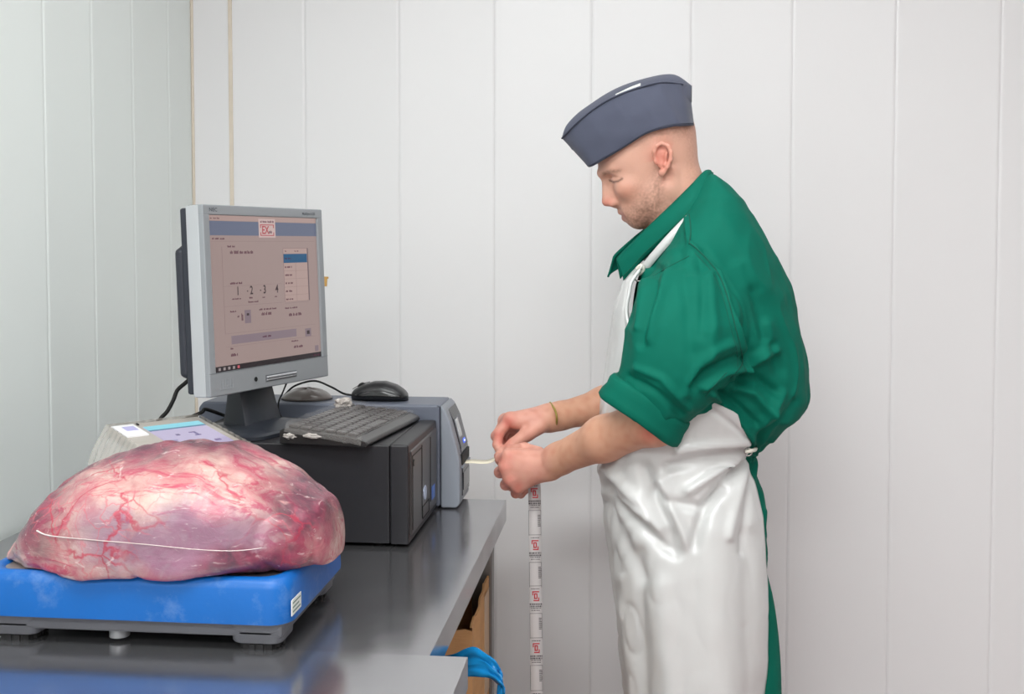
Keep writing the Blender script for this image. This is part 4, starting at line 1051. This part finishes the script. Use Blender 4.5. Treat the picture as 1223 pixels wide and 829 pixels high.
# drag folds: armpit, sleeve, back and waist gathers
for pts, wd, am in (([(775, 325), (768, 360), (764, 392)], 5, -.006), ([(788, 322), (778, 360), (768, 410)], 5, .005), ([(800, 320), (790, 352), (776, 405)], 6, -.004),
                    ([(884, 436), (862, 444), (840, 462)], 4, -.009), ([(880, 425), (850, 440), (826, 462)], 5, .006), ([(870, 412), (850, 420), (832, 440), (818, 470)], 5, -.005),
                    ([(888, 440), (905, 428), (926, 420)], 6, -.010), ([(886, 452), (905, 452), (930, 470)], 6, .008), ([(876, 462), (900, 470), (920, 492)], 5, -.009),
                    ([(862, 470), (884, 486), (905, 508)], 4, .006), ([(850, 470), (874, 492), (896, 520)], 4, -.008), ([(916, 388), (920, 405), (905, 428)], 6, -.006),
                    ([(900, 350), (912, 390), (930, 440)], 9, .005), ([(880, 320), (893, 360), (900, 410)], 8, -.004), ([(935, 470), (915, 500), (900, 525)], 5, -.006),
                    ([(950, 480), (930, 505), (905, 522)], 5, .005), ([(812, 300), (822, 360), (826, 420)], 8, .003), ([(846, 330), (852, 380), (846, 430)], 7, -.0035),
                    ([(762, 440), (790, 452), (822, 486)], 4, -.004), ([(752, 450), (786, 468), (812, 492)], 4, .004), ([(860, 250), (885, 300), (905, 350)], 10, -.003),
                    ([(836, 305), (842, 350), (838, 400)], 6, .003), ([(907, 560), (910, 640)], 2.5, -.004), ([(904, 556), (904, 640)], 3, .003)):
    fold(pts, wd, am)
nz = nfield(P, (16, 16, 9), 1.0); nzb = nfield(P, (40, 40, 24), 4.0)
soft = 1-.6*sstep(y, 330, 250)
rdg = 1-np.abs(nfield(P, (11, 11, 7), 9.0))*3.2
disp += .0050*nz*soft+.0022*nzb*soft-.0045*np.clip(rdg, 0, 1)**2*soft
ang = np.arctan2(P[:, 2]-M(896, 538)[2], P[:, 0]-M(896, 538)[0]); rad = np.hypot(x-896, y-538)
disp += .004*np.sin(ang*13)*np.exp(-(rad/60)**2)
P = P+N*disp[:, None]
P = relax(P, Q, 1, .4)
shirt = fast_mesh('shirt', P-MO, Q, m_green, man)
# stitched seams laid on the cloth
bvh = BVHTree.FromPolygons([Vector(p) for p in P], [tuple(map(int, q)) for q in Q])
m_seam = mat('seam_green', (0, 78, 62), .8)
def seam(pts, r=.0011):
    out = []
    for q in spline(pts, len(pts)*6):
        hit = bvh.ray_cast(Vector(CAMP), Vector(ray(*q)).normalized())[0]
        if hit is not None: out.append(np.array(hit)-MO)
    if len(out) > 4: tube('shirt_seam', out, r, m_seam, man, n=6, samples=0)
seam(SEAM[1:]); seam([(p[0]-5, p[1]+2) for p in SEAM[2:-1]], .0006)
seam([(823, 256), (825, 275), (823, 292)]); seam([(780, 330), (800, 318), (823, 306)], .0009)
seam([(868, 445), (852, 462), (842, 474)], .0008)
# rolled cuffs
def cuff(c0, c1, r0, r1, rdep, seed):
    """c0 upper rim centre, c1 lower rim centre (pixel, pixel, depth)"""
    a, b = np.array(M(*c0)), np.array(M(*c1)); axd = (b-a)/np.linalg.norm(b-a); e1 = np.cross(axd, [0, 1, 0]); e1 /= np.linalg.norm(e1); e2 = np.cross(axd, e1)
    L = np.linalg.norm(b-a); Gc = []
    prof = [(-.10, -.020), (-.04, -.004), (.0, .004), (.14, .0065), (.4, .005), (.7, .006), (.92, .0065), (1.0, .002), (1.02, -.004), (.97, -.010), (.8, -.013), (.4, -.014)]
    for t, o in prof:
        row = []
        for j in range(72):
            th = 2*math.pi*j/72; r = r0+(r1-r0)*t
            wv = .0038*math.sin(th*3+seed)+.003*noise.noise(Vector((math.cos(th)*2.2, math.sin(th)*2.2, t*2+seed)))
            sh = .006*math.sin(th*2+seed*1.3)
            row.append(a+axd*(L*t+sh)+e1*math.cos(th)*(r+o+wv)+e2*math.sin(th)*(rdep+o+wv)-MO)
        Gc.append(row)
    return grid_mesh('cuff', Gc, m_green, man, closed_u=True)
cuff((779, 471, -.212), (761, 497, -.207), .0760, .0770, .068, 1.0)
cuff((792, 462, .214), (776, 486, .212), .060, .060, .055, 2.0)

# collar: a folded band round the neck ending in two points
def sym(pts): return pts
up_e = [(848, 204, .000), (841, 205, -.032), (826, 221, -.058), (806, 241, -.066), (783, 263, -.062), (762, 283, -.048), (742, 303, -.030), (737, 309, -.024)]
lo_e = [(860, 222, .000), (853, 226, -.045), (838, 242, -.078), (818, 262, -.088), (794, 285, -.080), (772, 305, -.066), (752, 327, -.046), (746, 333, -.040)]
def ribbon(name, e1, e2, m, thick, nrow=8, bulge=.006, n=60):
    a = spline([M(*p) for p in e1], n); b = spline([M(*p) for p in e2], n); Gr = []
    for i in range(nrow):
        t = i/(nrow-1); Gr.append([a[j]*(1-t)+b[j]*t+np.array([0, -1, .3])*bulge*math.sin(t*math.pi)*np.sign(-(a[j][1]-MANY)+1e-6)*min(1, abs(a[j][1]-MANY)/.03)-MO for j in range(n)])
    return grid_mesh(name, Gr, m, man, thick=thick, off=0)
full_u = [(x_-4 if i > 4 else x_, y_+(-2 if i > 5 else 0), -d) for i, (x_, y_, d) in reversed(list(enumerate(up_e)))][:-1]+up_e
full_l = [(x_-(20 if i > 5 else 6 if i > 3 else 0), y_-(2 if i > 5 else 0), -d) for i, (x_, y_, d) in reversed(list(enumerate(lo_e)))][:-1]+lo_e
ribbon('collar', full_u, full_l, m_green, .004, n=140)
in_u = [(x_+3, y_-2 if False else y_+2, d*.93) for x_, y_, d in full_u]; in_l = [(x_+8, y_+26, d*.95) for x_, y_, d in full_u]
ribbon('collar_stand', in_u, in_l, m_green, .003, n=100, bulge=0)
tube('collar_stitching', [M(p[0]-1.5, p[1]-3.5, p[2]*1.03-.003)-MO for p in lo_e[1:]], .0008, mat('stitch_green', (0, 96, 72), .8), man, n=6)

# ------------------------------------------------------------------ trousers and boots
for s in (-1, 1):
    T_ = []
    leg = [(640, 852, 50, .064, .066), (700, 856, 62, .064, .066), (760, 860, 66, .064, .066), (829, 862, 66, .066, .068), (920, 862, 62, .066, .075), (1000, 862, 58, .064, .090), (1060, 864, 54, .062, .10), (1082, 864, 52, .062, .10)]
    for yy, cx_, ax_, by_, yc in leg:
        row = []
        for j in range(40):
            th = 2*math.pi*j/40; wv = 1+.03*noise.noise(Vector((math.cos(th)*2, math.sin(th)*2+s*5, yy*.02)))
            c_ = M(cx_+ax_*wv*math.cos(th), yy, 0); row.append(np.array([c_[0], MANY+s*yc+by_*wv*math.sin(th), c_[2]])-MO)
        T_.append(row)
    T_ = np.array(T_); T2 = np.stack([spline(T_[:, j], 40) for j in range(40)], 1)
    grid_mesh('trouser_leg', T2, m_green, man, closed_u=True, cap=True)
    # boot
    c_ = M(864, 1082, 0); bx = c_[0]; Gb = []
    for zz, xf, xb, hw2 in ((.002, bx-.20, bx+.075, .048), (.03, bx-.20, bx+.078, .050), (.06, bx-.175, bx+.075, .046), (.09, bx-.10, bx+.072, .046), (.13, bx-.075, bx+.07, .050), (.20, bx-.072, bx+.072, .055)):
        row = []
        for j in range(36):
            th = 2*math.pi*j/36; row.append(np.array([(xf+xb)/2+(xb-xf)/2*math.cos(th), MANY+s*.10+hw2*math.sin(th), zz])-MO)
        Gb.append(row)
    grid_mesh('boot', Gb, mat('boot_white', (222, 222, 218), .4), man, closed_u=True, cap=True)

# ------------------------------------------------------------------ apron
m_apron = mat('apron_white', (210, 210, 209), .30, var=.02, vscale=5, bump=.12, bscale=22, coat=.35, coat_rough=.22)
ar = []   # pixel row, front x, near edge angle from the front, torso centre x, half depth (px), half width
for yy, xf, ph, cx_, b2 in ((318, 765, 26, 842, .196), (335, 748, 30, 842, .200), (367, 737, 33, 846, .206), (395, 733, 40, 848, .208), (425, 728, 58, 846, .210), (455, 724, 84, 842, .208), (474, 721, 106, 836, .204), (490, 719, 115, 826, .200),
                      (505, 718.5, 127, 819, .196), (520, 718, 137, 812, .190), (536, 718, 146, 807, .184), (560, 720, 146, 812, .190), (600, 723, 146, 818, .200), (650, 729, 146, 822, .206), (700, 735, 147, 826, .210), (760, 742, 148, 829, .212), (829, 750, 149, 829, .214), (940, 760, 149, 832, .208), (1010, 766, 149, 834, .208)):
    ar.append((yy, xf, ph, cx_, b2))
ar = np.array(ar, float); NR, NC = 230, 200
yyv = np.linspace(318, 1010, NR); Gp = np.zeros((NR, NC, 3)); UU = np.linspace(-1, 1, NC)
for i, yy in enumerate(yyv):
    xf, ph, cx_, b2 = [np.interp(yy, ar[:, 0], ar[:, k]) for k in (1, 2, 3, 4)]
    a_ = cx_-xf; n_ = 2.3
    for j, u in enumerate(UU):
        th = R(ph)*u; ca, sa = math.cos(th), math.sin(th); rr_ = (abs(ca)**n_+abs(sa)**n_)**(-1/n_)
        c_ = M(cx_-a_*ca*rr_, yy, 0); Gp[i, j] = (c_[0], MANY-b2*sa*rr_, c_[2])
du = np.gradient(Gp, axis=1); dv = np.gradient(Gp, axis=0); Nn = np.cross(du, dv); Nn /= np.linalg.norm(Nn, axis=2, keepdims=True)
cen = np.array([M(815, 600)[0], MANY, 0]); flip = ((Gp-cen)[..., :2]*Nn[..., :2]).sum(-1) < 0; Nn[flip] *= -1
fp_ = Gp.reshape(-1, 3); x, y = to_px(fp_); near = np.repeat((sstep(UU, -.1, .1))[None, :], NR, 0).ravel(); disp = np.zeros(len(fp_))
for pts, wd, am in (([(893, 540), (868, 572), (840, 612), (828, 650)], 7, -.012), ([(893, 538), (860, 560), (822, 586)], 6, .010), ([(892, 534), (850, 545), (800, 556)], 7, -.010), ([(890, 528), (850, 530), (810, 536)], 6, .008),
                    ([(890, 520), (866, 500), (842, 482)], 3, -.004), ([(783, 585), (800, 600), (835, 605), (862, 585)], 6, -.008), ([(770, 560), (780, 590), (800, 640), (806, 660)], 8, -.010), ([(790, 575), (806, 615), (822, 650)], 7, .009),
                    ([(728, 580), (750, 612), (780, 640), (795, 655)], 7, -.010), ([(726, 560), (756, 590), (790, 630)], 8, .009), ([(726, 600), (745, 640), (768, 690)], 8, -.007), ([(735, 590), (750, 600), (775, 620)], 5, .006),
                    ([(893, 542), (880, 590), (868, 640)], 6, .006), ([(894, 545), (890, 600), (884, 660)], 5, -.005), ([(765, 660), (768, 720), (772, 829)], 9, -.007), ([(790, 700), (800, 829)], 14, .006), ([(745, 690), (752, 760), (760, 829)], 6, .006),
                    ([(850, 640), (856, 829)], 22, .006), ([(890, 640), (894, 829)], 10, -.004)):
    disp += am*1.25*np.exp(-(dist_poly(x, y, pts)/(wd*.9))**2)*near
nzA = nfield(fp_, (12, 12, 6), 2.0); nzB = nfield(fp_, (34, 34, 20), 6.0); fr_ = sstep(x, 800, 740)
disp += nzA*.004+nzB*(.0012+.003*fr_*sstep(y, 590, 680))-.004*np.clip(1-np.abs(nfield(fp_, (22, 22, 11), 12.0))*4, 0, 1)**2*(.25+.75*fr_)
disp += .006*far_[0] if False else 0
Gp = Gp+Nn*(disp.reshape(NR, NC, 1)+.006)
apron = grid_mesh('apron', Gp-MO, m_apron, man, thick=.0018, off=1)
# edge welt of the bib, neck strap with ring, waist cord and ring
m_cord = mat('cord_white', (224, 220, 208), .6)
e_pts = [Gp[i, -1]-MO for i in range(2, 34, 4)]
tube('bib_welt', e_pts, .0035, m_apron, man, n=8)
def strap(name, pts, wd, m, nrm=(0, -1, .4)):
    C_ = spline([M(*p) for p in pts], 50); Gs_ = []
    for k in (-.5, .5):
        row = []
        for j in range(50):
            d = C_[min(j+1, 49)]-C_[max(j-1, 0)]; sd = np.cross(d, nrm); sd /= np.linalg.norm(sd); row.append(C_[j]+sd*wd*k-MO)
        Gs_.append(row)
    return grid_mesh(name, Gs_, m, man, thick=.0022, off=0)
strap('neck_strap', [(765, 328, -.066), (777, 311, -.090), (796, 289, -.106), (814, 270, -.104), (834, 250, -.082), (852, 232, -.045), (862, 222, 0), (856, 226, .05), (842, 240, .09), (820, 262, .112), (798, 284, .102), (770, 312, .075)], .016, m_apron)
rp = M(763, 330, -.075)-MO
tube('strap_ring', [rp+np.array([.009*math.cos(a), -.004, .009*math.sin(a)]) for a in np.linspace(0, 2*math.pi, 20, endpoint=False)], .0018, mat('ring_steel', (190, 190, 188), .25, metal=1), man, n=8, samples=0, closed=True)
tube('strap_knot', [rp+np.array([.0, -.006, .004]), rp+np.array([.008, -.010, .012]), rp+np.array([.004, -.012, .020]), rp+np.array([-.004, -.008, .014])], .004, m_cord, man, n=8)
wp = M(893, 539, -.150)-MO
tube('waist_ring', [wp+np.array([.007*math.cos(a), -.006, .007*math.sin(a)]) for a in np.linspace(0, 2*math.pi, 20, endpoint=False)], .0014, MATS['ring_steel'], man, n=8, samples=0, closed=True)
tube('waist_cord', [wp+np.array([-.004, -.010, .001]), wp+np.array([.004, -.012, .003]), wp+np.array([.014, .01, .001]), M(902, 536, -.10)-MO, M(905, 535, 0)-MO, M(901, 535, .10)-MO, M(890, 538, .155)-MO], .0036, m_cord, man, n=10)

# ------------------------------------------------------------------ cap
m_cap = mat('cap_slate', (72, 76, 94), .8, var=.12, vscale=26, bump=.15, bscale=800, sheen=.2)
m_capin = mat('cap_lining', (215, 215, 212), .8)
c_bot = [(700, 196.5), (705, 199.6), (722, 190), (738, 181), (754, 171), (770, 161), (788, 154.5), (803, 151), (817, 150), (829, 149.8)]
c_top = [(670.5, 164.5), (677, 157), (689, 145), (705, 131.5), (721.4, 120.5), (737, 112.8), (752, 107), (770, 101.2), (793, 96.7), (823, 100)]
c_crn = [(672, 163), (677, 150), (690, 136), (705, 125), (724, 112.5), (744, 102.6), (768, 94.8), (793, 89.5), (809, 91), (826, 103)]
NB = 60
sb_, st_, sc3 = spline(c_bot, NB), spline(c_top, NB), spline(c_crn, NB); tt = np.linspace(0, 1, NB)
yb = .089*np.sin(np.pi*np.clip(.06+.88*tt, 0, 1))**.55; yb[0] = .028; yb[-1] = .030
yt = .070*np.sin(np.pi*tt)**.7; yt[-1] = .010
yb = np.interp(tt, [0, .05, .15, .3, .5, .7, .85, .95, 1], [.012, .034, .058, .074, .086, .088, .076, .052, .020])
yt = np.interp(tt, [0, .05, .15, .3, .5, .7, .85, .95, 1], [.000, .012, .030, .048, .060, .062, .052, .030, .006])
def cap_side(s, shrink=1.0, ins=0.0):
    G_ = []
    for k in range(16):
        v = k/15; row = []
        for j in range(NB):
            q = sb_[j]*(1-v)+st_[j]*v; d = (yb[j]*(1-v)+yt[j]*v)+.008*math.sin(v*math.pi)*math.sin(math.pi*tt[j])
            d += .002*noise.noise(Vector((tt[j]*7, v*3, s*4.0)))
            row.append(M(q[0], q[1]+ins, s*d*shrink)-MO)
        G_.append(row)
    return G_
n_ = cap_side(-1); f_ = cap_side(1)
ring = [list(a)+list(b)[::-1] for a, b in zip(n_, f_)]
hat = grid_mesh('cap', ring, m_cap, man, thick=.003, closed_u=True)
# folded crown rising above the turned-up band
Gc = []
for k in range(13):
    v = k/12*2-1; row = []
    for j in range(NB):
        base = sb_[j]*.45+st_[j]*.55; q = sc3[j]*(1-v*v)+base*(v*v)
        if v > 0: q = sc3[j]*(1-v*v)+(base)*(v*v)
        d = v*(.45*yb[j]+.55*yt[j])*.90
        row.append(M(q[0], q[1], d+(.012*math.sin(math.pi*tt[j]) if abs(v) < .5 else 0))-MO)
    Gc.append(row)
grid_mesh('cap_crown', Gc, m_cap, man, thick=.002, off=0)
tube('cap_stitching', [M(q[0]-.0, q[1]-2.6, -(yb[j]+.0045))-MO for j, q in enumerate(sb_)][2:-1:4], .0009, mat('stitch_slate', (66, 70, 86), .8), man, n=6)
tube('cap_top_hem', [M(st_[j][0], st_[j][1]+1.6, -(yt[j]+.003))-MO for j in range(1, NB, 4)], .0016, MATS['stitch_slate'], man, n=6)
box('cap_lining', (0, 0, 0), (.001, .001, .001), m_capin, man) if False else None
lin_pts_a = [(735, 115, -.052), (752, 106.8, -.057), (765, 101.8, -.060)]
G_ = [[M(p[0], p[1]+d, p[2]*.93)-MO for p in [tuple(q) for q in spline(lin_pts_a, 16)]] for d in (6, 0, -2.6)]
grid_mesh('cap_lining', G_, m_capin, man, thick=.001)

# ------------------------------------------------------------------ bracelet
bc = [M(657, 481, .088), M(663, 490, .058), M(665, 500, .052), M(664, 511, .075), M(662, 512, .10), M(659, 498, .125), M(657, 484, .115)]
br = spline(bc+[bc[0]], 40)[:-1]
tube('bracelet', [p-MO for p in br], .0022, mat('bracelet_olive', (150, 132, 62), .5, var=.4, vscale=200), man, n=8, samples=0, closed=True)

# ------------------------------------------------------------------ label strip: from the printer slot to the fingers, then hanging down
m_lab = mat('label_paper', (206, 202, 202), .45); m_lback = mat('label_backing', (226, 218, 196), .4)
lb = empty('label_strip', (M(640, 700)[0], MANY, TZ)); tag(lb, 'long strip of printed labels with red emblems hanging from the hand', 'label strip')
LO = np.array(lb.location)
def strip(name, cen, wv, m, n=60):
    C_ = spline(cen, n); W_ = spline(wv, n); return grid_mesh(name, [C_-W_-LO, C_-LO, C_+W_-LO], m, lb, thick=.0006, off=0), C_, W_
# printer -> fingers: thin, edge on
sl0 = np.array([-.3305, 2.207, .9625])
strip('feed_tape', [sl0, ony(565, 551, 2.212), ony(582, 551.5, 2.216), ony(594, 546, 2.221), ony(599, 538, 2.226)], [(0, .013, .001), (0, .013, .0012), (0, .012, .0016), (.001, .008, .004), (.002, .005, .005)], m_lback)
# hanging part, facing the camera
HY = 2.205
hang_c = [ony(637.5, 574, HY+.004), ony(638.5, 592, HY), ony(639, 640, HY), ony(640, 720, HY), ony(641, 829, HY), ony(641, 960, HY)]
hang, C_, W_ = strip('hanging_tape', hang_c, [(.0125, .002, 0)]*6, m_lab, 80)
m_lred = mat('emblem_red', (196, 62, 70), .5); m_lblk = mat('label_ink', (92, 88, 90), .6)
nn_ = np.array([0, -1, 0]); wid = np.array([.0125, .002, 0])
def lab_pt(py_, u): c_ = ony(np.interp(py_, [574, 592, 640, 720, 829, 960], [637.5, 638.5, 639, 640, 641, 641]), py_, HY); return c_+wid*u
def lab_quad(bm, y0, y1, u0, u1, lay=1):
    vs_ = [bm.verts.new(lab_pt(a, u)+nn_*(.0006+.0002*lay)-LO) for a, u in ((y0, u0), (y0, u1), (y1, u1), (y1, u0))]; bm.faces.new(vs_)
def add_label(y0):
    # one label about 63 px long: emblem, text band, plain area with a bar pattern
    bm = bmesh.new()
    lab_quad(bm, y0, y0+1.5, -.55, .55); lab_quad(bm, y0+10.5, y0+12, -.35, .55)
    lab_quad(bm, y0, y0+5, -.55, -.38); lab_quad(bm, y0+7.5, y0+12, .38, .55); lab_quad(bm, y0+2.5, y0+9.5, -.28, -.08); lab_quad(bm, y0+2.5, y0+4, -.28, .22); lab_quad(bm, y0+8, y0+9.5, -.28, .22); lab_quad(bm, y0+3, y0+9, .1, .28)
    o = from_bm('emblem', bm, m_lred, lb)
    bm = bmesh.new(); rs = random.Random(int(y0))
    for k, (a, w0) in enumerate(((-3.2, .7), (14.5, .95), (17.3, .95), (20, .8), (22.5, .7))):
        u = -w0
        while u < w0-.05:
            l_ = rs.uniform(.06, .3); lab_quad(bm, y0+a, y0+a+(2.0 if k in (1, 2) else 1.0), u, min(u+l_, w0)); u += l_+.07
    for k in range(7): lab_quad(bm, y0+32+2.1*k, y0+33+2.1*k, .45, .95-.12*rs.random())
    lab_quad(bm, y0+26.4, y0+26.9, -.95, .95); lab_quad(bm, y0-6.5, y0-6.0, -.95, .95); lab_quad(bm, y0+26.4, y0+56.5, -.98, -.93); lab_quad(bm, y0+26.4, y0+56.5, .93, .98)
    from_bm('label_print', bm, m_lblk, lb)['kind'] = 'stuff'
for y0 in (583, 645, 706, 768, 831, 893): add_label(y0)
